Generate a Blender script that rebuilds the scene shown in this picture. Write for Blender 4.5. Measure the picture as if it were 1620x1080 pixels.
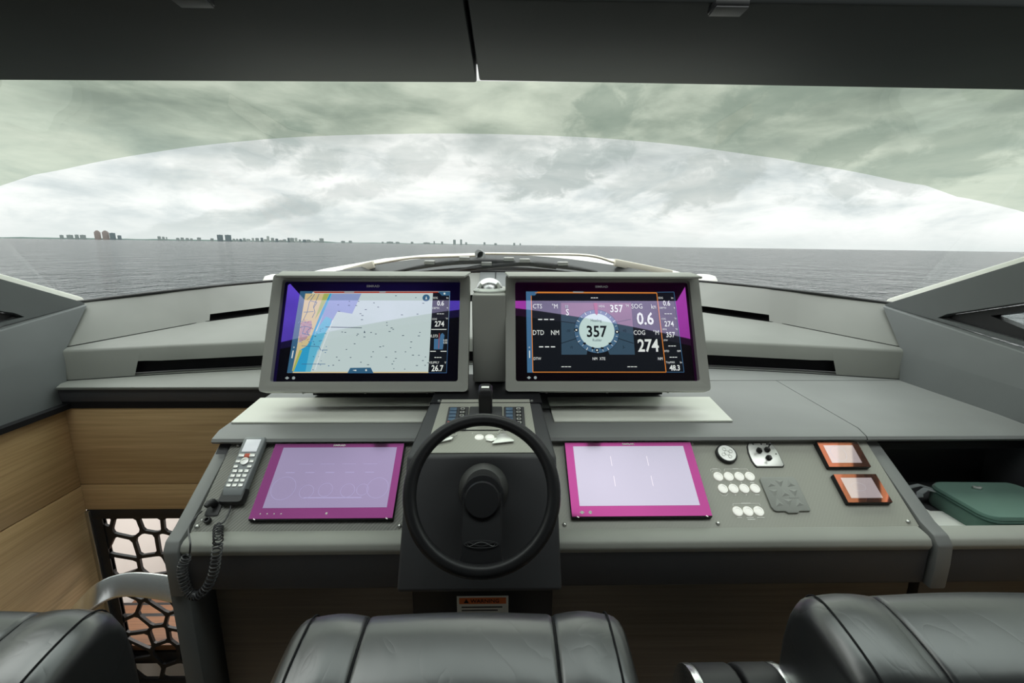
import bpy, bmesh, math, random
from mathutils import Vector, Matrix, noise
from mathutils.geometry import tessellate_polygon
R = math.radians
S = bpy.context.scene
C = S.collection
for o in list(bpy.data.objects): bpy.data.objects.remove(o)

# ------------------------------------------------------------------ camera
EYE = Vector((.055, 0, 1.6)); FPX = 717.0
YAW, PITCH, ROLL = R(1.1), R(12.05), .0041
fw = Vector((math.sin(YAW)*math.cos(PITCH), math.cos(YAW)*math.cos(PITCH), -math.sin(PITCH)))
rt0 = Vector((math.cos(YAW), -math.sin(YAW), 0)); up0 = rt0.cross(fw)
rt = rt0*math.cos(ROLL) + up0*math.sin(ROLL); up = up0*math.cos(ROLL) - rt0*math.sin(ROLL)
cam = bpy.data.cameras.new('camera'); co = bpy.data.objects.new('camera', cam); C.objects.link(co)
cam.sensor_width = 36; cam.lens = FPX/1620*36; cam.clip_start = .02; cam.clip_end = 60000
co.matrix_world = Matrix.Translation(EYE) @ Matrix((rt, up, -fw)).transposed().to_4x4()
S.camera = co
def ray(px, py): return fw + rt*((px-810)/FPX) + up*((540-py)/FPX)
def onplane(px, py, o, n): d = ray(px, py); return EYE + d*((o-EYE).dot(n)/d.dot(n))
def atz(px, py, z): return onplane(px, py, Vector((0,0,z)), Vector((0,0,1)))
def aty(px, py, y): return onplane(px, py, Vector((0,y,0)), Vector((0,1,0)))
def proj(p):
    v = Vector(p)-EYE; w = v.dot(fw); return 810+FPX*v.dot(rt)/w, 540-FPX*v.dot(up)/w

# ------------------------------------------------------------------ view and sky
S.view_settings.view_transform = 'Standard'; S.view_settings.look = 'None'
S.view_settings.gamma = 1; S.view_settings.use_curve_mapping = False
S.view_settings.exposure = 0.0
HEEL = -.0095          # the boat heels a little: sea and sky lean against it

class NT:
    """small helper to write node trees"""
    def __init__(s, tree): s.t = tree; s.n = tree.nodes; s.l = tree.links
    def new(s, kind, **kw):
        n = s.n.new(kind)
        for k, v in kw.items():
            if k.startswith('i_'):
                n.inputs[k[2:].replace('_', ' ')].default_value = v
            else: setattr(n, k, v)
        return n
    def link(s, a, b): s.l.new(a, b)
    def _in(s, node, i, v):
        if isinstance(v, (int, float)): node.inputs[i].default_value = v
        elif isinstance(v, (tuple, list)): node.inputs[i].default_value = v
        else: s.l.new(v, node.inputs[i])
    def math(s, op, a, b=0.0, c=0.0, clamp=False):
        n = s.n.new('ShaderNodeMath'); n.operation = op; n.use_clamp = clamp
        s._in(n, 0, a); s._in(n, 1, b); s._in(n, 2, c); return n.outputs[0]
    def vmath(s, op, a, b=(0,0,0)):
        n = s.n.new('ShaderNodeVectorMath'); n.operation = op
        s._in(n, 0, a); s._in(n, 1, b); return n.outputs['Value'] if op in ('DOT_PRODUCT', 'LENGTH', 'DISTANCE') else n.outputs[0]
    def noise(s, vec, scale, detail=4, rough=.5, dist=0.0):
        n = s.n.new('ShaderNodeTexNoise'); n.inputs['Scale'].default_value = scale
        n.inputs['Detail'].default_value = detail; n.inputs['Roughness'].default_value = rough
        n.inputs['Distortion'].default_value = dist
        if vec is not None: s.l.new(vec, n.inputs['Vector'])
        return n.outputs['Fac']
    def ramp(s, fac, stops):
        n = s.n.new('ShaderNodeValToRGB'); e = n.color_ramp.elements
        while len(e) < len(stops): e.new(.5)
        for i, (p, c) in enumerate(stops):
            e[i].position = p; e[i].color = (*c, 1) if len(c) == 3 else c
        s.l.new(fac, n.inputs[0]); return n.outputs[0]
    def map(s, v, a, b, c, d):
        n = s.n.new('ShaderNodeMapRange'); s._in(n, 0, v)
        for i, x in enumerate((a, b, c, d)): n.inputs[i+1].default_value = x
        n.interpolation_type = 'SMOOTHSTEP'; return n.outputs[0]
    def mix(s, f, a, b, mode='MIX'):
        n = s.n.new('ShaderNodeMix'); n.data_type = 'RGBA'; n.blend_type = mode
        s._in(n, 0, f)
        for i, v in ((6, a), (7, b)):
            if isinstance(v, tuple): n.inputs[i].default_value = (*v, 1) if len(v) == 3 else v
            else: s.l.new(v, n.inputs[i])
        return n.outputs[2]
    def sep(s, v):
        n = s.n.new('ShaderNodeSeparateXYZ'); s.l.new(v, n.inputs[0]); return n.outputs
    def comb(s, x, y, z):
        n = s.n.new('ShaderNodeCombineXYZ'); s._in(n, 0, x); s._in(n, 1, y); s._in(n, 2, z); return n.outputs[0]

SKY_GAIN = 1.08
ZENITH_GAIN = 6.0
def build_sky():
    w = bpy.data.worlds.new('overcast_sky'); S.world = w; w.use_nodes = True
    t = NT(w.node_tree); t.n.clear()
    tc = t.new('ShaderNodeTexCoord')
    mp = t.new('ShaderNodeMapping'); mp.inputs['Rotation'].default_value = (0, HEEL, 0)
    t.link(tc.outputs['Generated'], mp.inputs['Vector'])
    d = mp.outputs[0]; x, y, z = t.sep(d)
    zc = t.math('MAXIMUM', z, 0.0)
    # a flat cloud deck seen in perspective
    den = t.math('ADD', zc, .10)
    p = t.comb(t.math('DIVIDE', x, den), t.math('DIVIDE', y, den), 0.0)
    big = t.noise(p, .55, 5, .55, .4)
    mid = t.noise(p, 1.7, 7, .58, .25)
    # cumulus band low over the horizon, in angular coordinates
    az = t.math('ARCTAN2', x, y)
    q = t.comb(t.math('MULTIPLY', az, 3.2), t.math('MULTIPLY', z, 9.0), 4.0)
    cum = t.noise(q, 1.35, 7, .6, .6)
    q2 = t.comb(t.math('MULTIPLY', az, 5.0), t.math('MULTIPLY', z, 17.0), 9.0)
    cum2 = t.noise(q2, 1.2, 8, .58, .35)
    deck = t.ramp(t.math('ADD', t.math('MULTIPLY', big, .6), t.math('MULTIPLY', mid, .4)),
        [(.38, (.30,.34,.33)), (.45, (.46,.50,.48)), (.52, (.70,.72,.70)), (.60, (.95,.96,.93))])
    low = t.ramp(t.math('ADD', t.math('MULTIPLY', cum, .55), t.math('MULTIPLY', cum2, .45)),
        [(.36, (.54,.60,.61)), (.45, (.68,.73,.73)), (.52, (.84,.87,.855)), (.60, (.97,.98,.965))])
    fm = t.map(z, .10, .24, 0.0, 1.0)
    col = t.mix(fm, low, deck)
    # darker scud drifting under the deck: (azimuth, height, width, tallness, depth)
    scud = [(.12,.150,.085,.030,.34), (-.19,.158,.045,.030,.20), (.02,.150,.05,.028,.22), (-.42,.185,.03,.02,.40),
            (-.47,.155,.025,.02,.25), (.21,.255,.05,.035,.35), (.40,.118,.07,.028,.28), (.33,.135,.06,.018,.22),
            (.62,.16,.05,.02,.30), (-.45,.055,.22,.014,.22), (.27,.12,.05,.022,.2), (.50,.25,.09,.03,.3),
            (.72,.13,.10,.025,.25), (-.55,.12,.05,.02,.12), (-.36,.15,.03,.02,.28)]
    wob = t.noise(t.comb(t.math('MULTIPLY', az, 14.0), t.math('MULTIPLY', z, 22.0), 2.0), 1.3, 7, .62, .5)
    tot = None
    for a, e, sa, se, dep in scud:
        u = t.math('DIVIDE', t.math('SUBTRACT', az, a), sa*1.5)
        # they rise to the right like torn cloud
        v = t.math('DIVIDE', t.math('SUBTRACT', t.math('SUBTRACT', z, e), t.math('MULTIPLY', t.math('SUBTRACT', az, a), .28)), se*1.5)
        r2 = t.math('ADD', t.math('MULTIPLY', u, u), t.math('MULTIPLY', v, v))
        m = t.math('MULTIPLY', t.map(t.math('ADD', r2, t.math('MULTIPLY', t.math('SUBTRACT', wob, .5), 5.0)), .2, 1.5, 1.0, 0.0), min(.8, dep*1.7))
        tot = m if tot is None else t.math('MAXIMUM', tot, m)
    col = t.mix(tot, col, (.33,.39,.375))
    haze = t.map(z, 0.0, .055, 1.0, 0.0)
    col = t.mix(t.math('MULTIPLY', haze, .75), col, (.70,.745,.735))
    gain = t.map(z, .26, .95, 1.0, ZENITH_GAIN)
    gain = t.math('MULTIPLY', gain, t.map(y, -.6, .5, .62, 1.06))
    below = t.map(z, -.02, 0.0, .25, 1.0)
    st = t.math('MULTIPLY', t.math('MULTIPLY', gain, below), SKY_GAIN)
    bg = t.new('ShaderNodeBackground'); t.link(col, bg.inputs[0]); t.link(st, bg.inputs[1])
    out = t.new('ShaderNodeOutputWorld'); t.link(bg.outputs[0], out.inputs[0])
build_sky()

# ------------------------------------------------------------------ materials
def principled(name, col, rough=.5, metal=0.0, spec=.5, bump=None, coat=0.0, sheen=0.0, emit=None, estr=1.0):
    m = bpy.data.materials.new(name); m.use_nodes = True; t = NT(m.node_tree); b = t.n['Principled BSDF']
    b.inputs['Base Color'].default_value = (*col, 1); b.inputs['Roughness'].default_value = rough
    b.inputs['Metallic'].default_value = metal; b.inputs['Specular IOR Level'].default_value = spec
    b.inputs['Coat Weight'].default_value = coat; b.inputs['Sheen Weight'].default_value = sheen
    if emit: b.inputs['Emission Color'].default_value = (*emit, 1); b.inputs['Emission Strength'].default_value = estr
    if bump:
        tc = t.new('ShaderNodeTexCoord'); h = t.noise(tc.outputs['Object'], bump[0], 4, .6)
        bn = t.new('ShaderNodeBump'); bn.inputs['Strength'].default_value = bump[1]; bn.inputs['Distance'].default_value = bump[2]
        t.link(h, bn.inputs['Height']); t.link(bn.outputs[0], b.inputs['Normal'])
        c = t.mix(t.map(t.noise(tc.outputs['Object'], 3.0, 3), .3, .7, 0.0, 1.0), tuple(x*.93 for x in col), tuple(min(1, x*1.06) for x in col))
        t.link(c, b.inputs['Base Color'])
    return m
def wood(name, dark, light, scale=1.0, axis=0, rough=.45):
    m = bpy.data.materials.new(name); m.use_nodes = True; t = NT(m.node_tree); b = t.n['Principled BSDF']
    tc = t.new('ShaderNodeTexCoord'); mp = t.new('ShaderNodeMapping')
    s = [90*scale]*3; s[axis] = 2.2*scale
    mp.inputs['Scale'].default_value = s; t.link(tc.outputs['Object'], mp.inputs[0])
    f = t.noise(mp.outputs[0], 1.0, 5, .6, .3)
    s2 = [9*scale]*3; s2[axis] = .5*scale
    mp2 = t.new('ShaderNodeMapping'); mp2.inputs['Scale'].default_value = s2; t.link(tc.outputs['Object'], mp2.inputs[0])
    g = t.noise(mp2.outputs[0], 1.0, 3, .5)
    c = t.ramp(t.math('ADD', t.math('MULTIPLY', f, .6), t.math('MULTIPLY', g, .4)), [(.33, dark), (.66, light)])
    t.link(c, b.inputs['Base Color']); b.inputs['Roughness'].default_value = rough
    bn = t.new('ShaderNodeBump'); bn.inputs['Strength'].default_value = .15; bn.inputs['Distance'].default_value = .001
    t.link(f, bn.inputs['Height']); t.link(bn.outputs[0], b.inputs['Normal'])
    return m
def coated(name, base, tint, fac, rough=.02, emit=None, estr=1.0):
    """dark display glass whose anti-glare coating mirrors in a colour; emit makes it a lit display"""
    m = bpy.data.materials.new(name); m.use_nodes = True; t = NT(m.node_tree); b = t.n['Principled BSDF']
    b.inputs['Base Color'].default_value = (*base, 1); b.inputs['Roughness'].default_value = .4; b.inputs['Specular IOR Level'].default_value = .1
    if emit: b.inputs['Emission Color'].default_value = (*emit, 1); b.inputs['Emission Strength'].default_value = estr
    g = t.new('ShaderNodeBsdfGlossy'); g.inputs['Color'].default_value = (*tint, 1); g.inputs['Roughness'].default_value = rough
    ad = t.new('ShaderNodeMixShader'); ad.inputs[0].default_value = fac
    t.link(b.outputs[0], ad.inputs[1]); t.link(g.outputs[0], ad.inputs[2])
    t.link(ad.outputs[0], t.n['Material Output'].inputs[0]); return m
def glass(name, tint, refl=.5, rough=0.0):
    m = bpy.data.materials.new(name); m.use_nodes = True; t = NT(m.node_tree); t.n.remove(t.n['Principled BSDF'])
    tr = t.new('ShaderNodeBsdfTransparent'); tr.inputs[0].default_value = (*tint, 1)
    g = t.new('ShaderNodeBsdfGlossy'); g.inputs['Roughness'].default_value = rough; g.inputs[0].default_value = (.9,.95,.92,1)
    fr = t.new('ShaderNodeFresnel'); fr.inputs[0].default_value = 1.45
    mx = t.new('ShaderNodeMixShader'); t.link(t.math('MULTIPLY', fr.outputs[0], refl, clamp=True), mx.inputs[0])
    t.link(tr.outputs[0], mx.inputs[1]); t.link(g.outputs[0], mx.inputs[2]); t.link(mx.outputs[0], t.n['Material Output'].inputs[0]); return m

M = {}
M['grey_leather'] = principled('grey_leather', (.35,.355,.325), .5, spec=.4, bump=(420, .12, .0006))
M['dash_leather'] = principled('dash_leather', (.195,.20,.187), .5, spec=.4, bump=(420, .12, .0006))
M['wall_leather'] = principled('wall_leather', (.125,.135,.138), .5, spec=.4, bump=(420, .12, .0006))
M['shelf_leather'] = principled('shelf_leather', (.20,.205,.205), .42, spec=.5, bump=(420, .12, .0006))
M['dark_leather'] = principled('dark_leather', (.055,.055,.060), .5, spec=.4, bump=(500, .15, .0006))
M['hub_grey'] = principled('hub_grey', (.07,.07,.07), .45)
M['black'] = principled('black', (.008,.008,.010), .6, spec=.2)
M['black_satin'] = principled('black_satin', (.016,.016,.018), .4, spec=.4)
M['ceiling'] = principled('ceiling_leather', (.028,.032,.034), .6, spec=.3, bump=(420, .1, .0005))
M['oak'] = wood('oak', (.37,.24,.11), (.64,.45,.24), 1.0, 0)
M['oak_side'] = wood('oak_side', (.37,.24,.11), (.64,.45,.24), 1.0, 1)
M['walnut'] = wood('walnut', (.075,.060,.046), (.135,.108,.082), 1.0, 0)
M['step_wood'] = wood('step_wood', (.13,.05,.02), (.26,.12,.055), 1.0, 0)
M['teak'] = wood('teak', (.16,.10,.05), (.30,.20,.11), .6, 1)
M['white_plate'] = principled('white_plate', (.80,.81,.74), .35)
M['white'] = principled('white', (.82,.82,.80), .4)
M['gel_white'] = principled('gel_white', (.80,.79,.74), .35)
M['deck_grey'] = principled('deck_grey', (.03,.03,.033), .35)
M['cream_metal'] = principled('cream_metal', (.72,.68,.58), .3, metal=.3)
M['chrome'] = principled('chrome', (.88,.89,.90), .26, metal=1.0)
M['steel'] = principled('steel', (.62,.62,.60), .3, metal=1.0)
M['silver'] = principled('silver', (.75,.75,.73), .35, metal=.6)
M['rubber'] = principled('rubber', (.33,.34,.32), .6)
M['rubber_black'] = principled('rubber_black', (.02,.02,.022), .45)
M['cord_grey'] = principled('cord_grey', (.06,.06,.065), .4)
M['print_white'] = principled('print_white', (.80,.80,.76), .5)
M['button_white'] = principled('button_white', (.85,.85,.80), .4, emit=(1,1,.93), estr=.35)
M['emboss'] = principled('emboss', (.05,.05,.053), .35)
M['orange_print'] = principled('orange_print', (.75,.17,.04), .5)
M['red_key'] = principled('red_key', (.62,.10,.05), .5)
M['green_canvas'] = principled('green_canvas', (.105,.20,.165), .85, spec=.2, sheen=.3, bump=(900, .4, .0008))
M['green_dark'] = principled('green_dark', (.05,.10,.085), .85, spec=.2, bump=(900, .4, .0008))
M['handset_grey'] = principled('handset_grey', (.26,.28,.29), .35)
M['lcd'] = principled('lcd', (.6,.62,.64), .3, emit=(.8,.84,.9), estr=.35)
M['blue_key'] = principled('blue_key', (.055,.10,.15), .4, emit=(.1,.2,.35), estr=.12)
M['paper'] = principled('paper', (.83,.84,.80), .7)
M['dome'] = principled('dome', (.80,.82,.80), .12, spec=.6)

def seat_mat():
    m = bpy.data.materials.new('black_seat_leather'); m.use_nodes = True; t = NT(m.node_tree); b = t.n['Principled BSDF']
    b.inputs['Base Color'].default_value = (.020,.022,.024, 1); b.inputs['Roughness'].default_value = .34; b.inputs['Coat Weight'].default_value = .6; b.inputs['Coat Roughness'].default_value = .34; b.inputs['Coat IOR'].default_value = 1.6
    b.inputs['Specular IOR Level'].default_value = 1.0
    tc = t.new('ShaderNodeTexCoord')
    mp = t.new('ShaderNodeMapping'); mp.inputs['Scale'].default_value = (7, 4, 5); mp.inputs['Rotation'].default_value = (0, 0, .6)
    t.link(tc.outputs['Object'], mp.inputs[0])
    a = t.noise(mp.outputs[0], 1.0, 3, .5, 1.4)
    crease = t.math('POWER', t.math('ABSOLUTE', t.math('SUBTRACT', a, .5)), .5)
    fine = t.noise(tc.outputs['Object'], 320, 3, .6)
    h = t.math('ADD', t.math('MULTIPLY', crease, 1.0), t.math('MULTIPLY', fine, .03))
    bn = t.new('ShaderNodeBump'); bn.inputs['Strength'].default_value = .20; bn.inputs['Distance'].default_value = .005
    t.link(h, bn.inputs['Height']); t.link(bn.outputs[0], b.inputs['Normal']); return m
M['seat'] = seat_mat()

def weave_mat(name, a, b_, scale, strength):
    m = bpy.data.materials.new(name); m.use_nodes = True; t = NT(m.node_tree); b = t.n['Principled BSDF']
    tc = t.new('ShaderNodeTexCoord'); mp = t.new('ShaderNodeMapping'); mp.inputs['Rotation'].default_value = (0, 0, R(38))
    t.link(tc.outputs['Object'], mp.inputs[0])
    w = t.new('ShaderNodeTexWave'); w.inputs['Scale'].default_value = scale; w.inputs['Distortion'].default_value = .4; w.inputs['Detail'].default_value = 1
    w.inputs['Detail Scale'].default_value = 30
    t.link(mp.outputs[0], w.inputs['Vector'])
    t.link(t.mix(w.outputs['Fac'], a, b_), b.inputs['Base Color']); b.inputs['Roughness'].default_value = .38
    bn = t.new('ShaderNodeBump'); bn.inputs['Strength'].default_value = strength; bn.inputs['Distance'].default_value = .0008
    t.link(w.outputs['Fac'], bn.inputs['Height']); t.link(bn.outputs[0], b.inputs['Normal']); return m
M['weave'] = weave_mat('woven_panel', (.165,.165,.145), (.27,.27,.24), 42, .5)
M['panel'] = weave_mat('matte_panel', (.355,.355,.31), (.37,.37,.325), 42, .05)

TL, TR_, TM, TO = (.20,.10,1.0), (.60,.07,.62), (.70,.10,.42), (1.0,.30,.16)
M['glass_purple'] = coated('glass_purple', (.004,.004,.008), TL, .32)
M['glass_magenta'] = coated('glass_magenta', (.004,.004,.006), TR_, .32)
M['glass_pink'] = coated('glass_pink', (.004,.004,.006), TM, .22, .08)
M['glass_plum'] = coated('glass_plum', (.004,.004,.006), (.55,.10,.42), .16, .08)
M['glass_orange'] = coated('glass_orange', (.004,.004,.006), TO, .26, .04)
M['lit_lilac'] = coated('lit_lilac', (.02,.02,.02), (.55,.42,.70), .13, .10, (.17,.14,.23), 1)
M['lit_cloud'] = coated('lit_cloud', (.02,.02,.02), (.8,.7,.92), .17, .10, (.24,.24,.28), 1)
M['lit_pale'] = coated('lit_pale', (.02,.02,.02), (.9,.75,.9), .2, .12, (.45,.44,.48), 1)
M['lit_line'] = coated('lit_line', (.02,.02,.02), (.6,.5,.8), .13, .1, (.24,.21,.36), 1)
M['lit_rose'] = coated('lit_rose', (.02,.02,.02), (1.0,.72,.68), .22, .04, (.42,.36,.37), 1)
def lit(name, col, s=1.0, tint=(.5,.4,.7), fac=.22):
    M[name] = coated(name, (.01,.01,.01), tint, fac, .02, col, s)
lit('chart_sea', (.60,.72,.71)); lit('chart_shallow', (.03,.38,.66)); lit('chart_mid', (.13,.52,.72)); lit('chart_violet', (.30,.38,.66))
lit('chart_land', (.72,.58,.30)); lit('chart_town', (.50,.32,.35)); lit('chart_green', (.42,.50,.12)); lit('chart_ink', (.03,.06,.10)); lit('chart_white', (.75,.85,.85))
lit('bar_blue', (.035,.13,.24)); lit('bar_red', (.45,.05,.02)); lit('screen_black', (.003,.005,.009)); lit('text_white', (.85,.90,.85))
lit('text_grey', (.35,.40,.42)); lit('deep_blue', (.01,.05,.14)); lit('edge_orange', (.75,.25,.04), tint=(.8,.4,.7)); lit('slate', (.04,.085,.13), tint=(.8,.4,.7))
lit('dial_face', (.62,.80,.76)); lit('dial_ring', (.07,.16,.27)); lit('rudder_red', (.35,.04,.10)); lit('hull_blue', (.06,.17,.32))
M['dim_white'] = principled('dim_white', (.35,.36,.37), .5, emit=(.5,.5,.52), estr=.15)

# ------------------------------------------------------------------ mesh helpers
def finish(name, bm, mat, parent=None, smooth=None, bevel=0.0, seg=2, matrix=None):
    if bevel:
        bmesh.ops.remove_doubles(bm, verts=bm.verts, dist=1e-6)
        bm.normal_update()
        es = [e for e in bm.edges if len(e.link_faces) == 2 and e.calc_face_angle(0) > R(28)]
        bmesh.ops.bevel(bm, geom=es, offset=bevel, segments=seg, profile=.5, affect='EDGES', clamp_overlap=True)
    bmesh.ops.recalc_face_normals(bm, faces=bm.faces)
    me = bpy.data.meshes.new(name); bm.to_mesh(me); bm.free()
    if smooth or (smooth is None and bevel):
        for p in me.polygons: p.use_smooth = True
        try: me.set_sharp_from_angle(angle=R(smooth if smooth and smooth is not True else 40))
        except Exception: pass
    me.materials.append(M[mat] if isinstance(mat, str) else mat)
    o = bpy.data.objects.new(name, me); C.objects.link(o)
    if parent: o.parent = parent
    if matrix is not None: o.matrix_world = matrix
    return o
def tag(o, label, cat, group=None, kind=None):
    o['label'] = label; o['category'] = cat
    if group: o['group'] = group
    if kind: o['kind'] = kind
    return o
def thing(name, label, cat, mat=None, group=None):
    o = bpy.data.objects.new(name, None); C.objects.link(o); o.empty_display_size = .05
    if mat is not None: o.matrix_world = mat if isinstance(mat, Matrix) else Matrix.Translation(mat)
    return tag(o, label, cat, group)
def struct(name, bm, mat, **k):
    o = finish(name, bm, mat, **k); o['kind'] = 'structure'; return o
def B(): return bmesh.new()
def box(bm, x0, x1, y0, y1, z0, z1, mat=None):
    vs = [bm.verts.new(p) for p in ((x0,y0,z0),(x1,y0,z0),(x1,y1,z0),(x0,y1,z0),(x0,y0,z1),(x1,y0,z1),(x1,y1,z1),(x0,y1,z1))]
    if mat is not None:
        for v in vs: v.co = mat @ v.co
    for f in ((0,3,2,1),(4,5,6,7),(0,1,5,4),(1,2,6,5),(2,3,7,6),(3,0,4,7)): bm.faces.new([vs[i] for i in f])
    return bm
def bx(*a): return box(B(), *a)
def prism(bm, pts, z0, z1, f=lambda a, b, c: (a, b, c)):
    lo = [bm.verts.new(f(a, b, z0)) for a, b in pts]; hi = [bm.verts.new(f(a, b, z1)) for a, b in pts]
    bm.faces.new(lo[::-1]); bm.faces.new(hi); n = len(pts)
    for i in range(n): bm.faces.new((lo[i], lo[(i+1) % n], hi[(i+1) % n], hi[i]))
    return bm
def profile_x(bm, pts, x0, x1): return prism(bm, pts, x0, x1, lambda a, b, c: (c, a, b))   # pts are (y, z)
def plate(bm, outer, holes, z0, z1, f=lambda a, b, c: (a, b, c)):
    loops = [outer]+holes; flat = [p for l in loops for p in l]
    tris = tessellate_polygon([[Vector((p[0], p[1], 0)) for p in l] for l in loops])
    lo = [bm.verts.new(f(a, b, z0)) for a, b in flat]; hi = [bm.verts.new(f(a, b, z1)) for a, b in flat]
    for t_ in tris:
        try: bm.faces.new([lo[i] for i in t_]); bm.faces.new([hi[i] for i in t_][::-1])
        except ValueError: pass
    k = 0
    for l in loops:
        n = len(l)
        for i in range(n):
            a, b = k+i, k+(i+1) % n; bm.faces.new((lo[a], lo[b], hi[b], hi[a]))
        k += n
    return bm
def loft(bm, rings, closed=True, caps=True):
    vr = [[bm.verts.new(p) for p in r] for r in rings]; n = len(rings[0])
    for a, b in zip(vr, vr[1:]):
        for i in range(n if closed else n-1):
            j = (i+1) % n; bm.faces.new((a[i], a[j], b[j], b[i]))
    if caps and closed: bm.faces.new(vr[0][::-1]); bm.faces.new(vr[-1])
    return bm
def tube(bm, pts, r, n=8, caps=True, closed=False, flat=None):
    pts = [Vector(p) for p in pts]; rings = []; prev = None; N = len(pts)
    for i, p in enumerate(pts):
        a = pts[(i-1) % N] if (i or closed) else p; b = pts[(i+1) % N] if (i < N-1 or closed) else p
        d = (b-a).normalized()
        if prev is None:
            u = d.orthogonal().normalized()
            if flat is not None: u = (flat-d*flat.dot(d)).normalized()
        else: u = (prev-d*prev.dot(d)).normalized()
        prev = u; v = d.cross(u); rr = r[i] if isinstance(r, list) else r
        ra, rb = (rr if isinstance(rr, (tuple, list)) else (rr, rr))
        rings.append([p+u*math.cos(t_)*ra+v*math.sin(t_)*rb for t_ in [2*math.pi*k/n for k in range(n)]])
    if closed: rings.append(rings[0])
    if closed:
        vr = [[bm.verts.new(q) for q in rg] for rg in rings[:-1]]
        for i in range(len(vr)):
            a, b = vr[i], vr[(i+1) % len(vr)]
            for k in range(n): bm.faces.new((a[k], a[(k+1) % n], b[(k+1) % n], b[k]))
        return bm
    return loft(bm, rings, True, caps)
def bar(bm, pts, w, h, side):
    """rectangular bar swept along pts, w across 'side', h the other way"""
    pts = [Vector(p) for p in pts]; rings = []
    for i, p in enumerate(pts):
        d = (pts[min(i+1, len(pts)-1)]-pts[max(i-1, 0)]).normalized(); s = (side-d*side.dot(d)).normalized(); v = d.cross(s)
        rings.append([p+s*a*w/2+v*b*h/2 for a, b in ((-1,-1),(1,-1),(1,1),(-1,1))])
    return loft(bm, rings)
def lathe(bm, prof, n=32, f=lambda x, y, z: (x, y, z)):
    return loft(bm, [[f(r*math.cos(2*math.pi*k/n), r*math.sin(2*math.pi*k/n), z) for k in range(n)] for r, z in prof])
def circ(cx, cy, rx, ry=None, n=20): ry = ry or rx; return [(cx+rx*math.cos(2*math.pi*k/n), cy+ry*math.sin(2*math.pi*k/n)) for k in range(n)]
def rrect(x0, x1, y0, y1, r, n=5):
    o = []
    for cx, cy, a in ((x1-r, y0+r, -90), (x1-r, y1-r, 0), (x0+r, y1-r, 90), (x0+r, y0+r, 180)):
        for k in range(n+1): t_ = R(a+90*k/n); o.append((cx+r*math.cos(t_), cy+r*math.sin(t_)))
    return o
def strip(bm, pts, w, z0, z1, f=lambda a, b, c: (a, b, c)):
    """a thin printed line along 2D points"""
    for (a, b), (c, d) in zip(pts, pts[1:]):
        L = math.hypot(c-a, d-b) or 1e-9; nx, ny = -(d-b)/L*w/2, (c-a)/L*w/2
        prism(bm, [(a-nx, b-ny), (c-nx, d-ny), (c+nx, d+ny), (a+nx, b+ny)], z0, z1, f)
    return bm
def writing(bm, s, x, y, h, z, align='CENTER', sx=1.0, bold=0.0, thick=.0004, rot=0.0):
    """letters as real thin mesh; x, y, h in the local plane; h is cap height; y is the middle of the letters"""
    cu = bpy.data.curves.new('lettering', 'FONT'); cu.body = s; cu.size = h/.70; cu.align_x = align; cu.align_y = 'BOTTOM_BASELINE'
    cu.offset = bold*h; cu.resolution_u = 2; cu.extrude = thick/2
    ob = bpy.data.objects.new('lettering', cu); C.objects.link(ob)
    bpy.context.view_layer.update()
    me = bpy.data.meshes.new_from_object(ob)
    Mx = Matrix.Translation((x, y, z)) @ Matrix.Rotation(rot, 4, 'Z') @ Matrix.Translation((0, -h/2, 0)) @ Matrix.Diagonal((sx, 1, 1, 1))
    me.transform(Mx); bm.from_mesh(me)
    bpy.data.objects.remove(ob); bpy.data.curves.remove(cu); bpy.data.meshes.remove(me)
    return bm
def frame(o, x, y):
    x = Vector(x).normalized(); y = Vector(y).normalized(); z = x.cross(y)
    m = Matrix((x, y, z)).transposed().to_4x4(); m.translation = Vector(o); return m
def smooth_path(pts, n=8):
    P = [Vector(p) for p in pts]; P = [P[0]*2-P[1]]+P+[P[-1]*2-P[-2]]; out = []
    for i in range(1, len(P)-2):
        a, b, c, d = P[i-1:i+3]
        for k in range(n):
            t_ = k/n; out.append(.5*((2*b)+(c-a)*t_+(2*a-5*b+4*c-d)*t_*t_+(3*b-a-3*c+d)*t_**3))
    out.append(P[-2]); return out
T_ = Matrix.Translation

# ================================================================== SETTING
# dark ceiling panels with a seam, and the glazed roof opening behind them
Y0 = 1.575
def arc_y(x): return .76-.22*min(abs(x), 1.6)**1.3
bm = B(); prism(bm, [(-2.05,1.075),(-.0295,1.075),(-.0295,Y0),(-1.55,Y0+.025),(-2.05,Y0+.03)], 2.1, 2.16)
c1 = struct('ceiling', bm, 'ceiling', bevel=.006)
bm = B(); prism(bm, [(-.0205,1.075),(2.05,1.075),(2.05,Y0+.03),(1.757,Y0+.015),(-.0205,Y0-.018)], 2.1, 2.16)
struct('ceiling', bm, 'ceiling', bevel=.006)
struct('ceiling', bx(-.06,.01,1.08,1.60,2.162,2.175), 'black')
xs = [-1.97+3.94*k/28 for k in range(29)]
bm = B(); prism(bm, [(-2.05,-2.4),(2.05,-2.4),(2.05,1.074),(1.97,1.074)]+[(x, arc_y(x)) for x in xs[::-1]]+[(-1.97,1.074),(-2.05,1.074)], 2.1, 2.16)
struct('ceiling', bm, 'ceiling')
bm = B(); prism(bm, [(-2.0,1.10),(2.0,1.10),(2.0,.25),(-2.0,.25)], 2.165, 2.166)
struct('window_1', bm, glass('roof_glass', (.95,.97,.96), .1))
# floors
struct('floor', bx(-2.2,2.2,-2.4,.95,-.06,0), 'teak'); struct('floor', bx(-.8,2.2,.95,3.2,-.06,0), 'teak')
struct('floor', bx(-2.2,.2,.9,5.2,-1.7,-1.64), 'teak')
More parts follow.
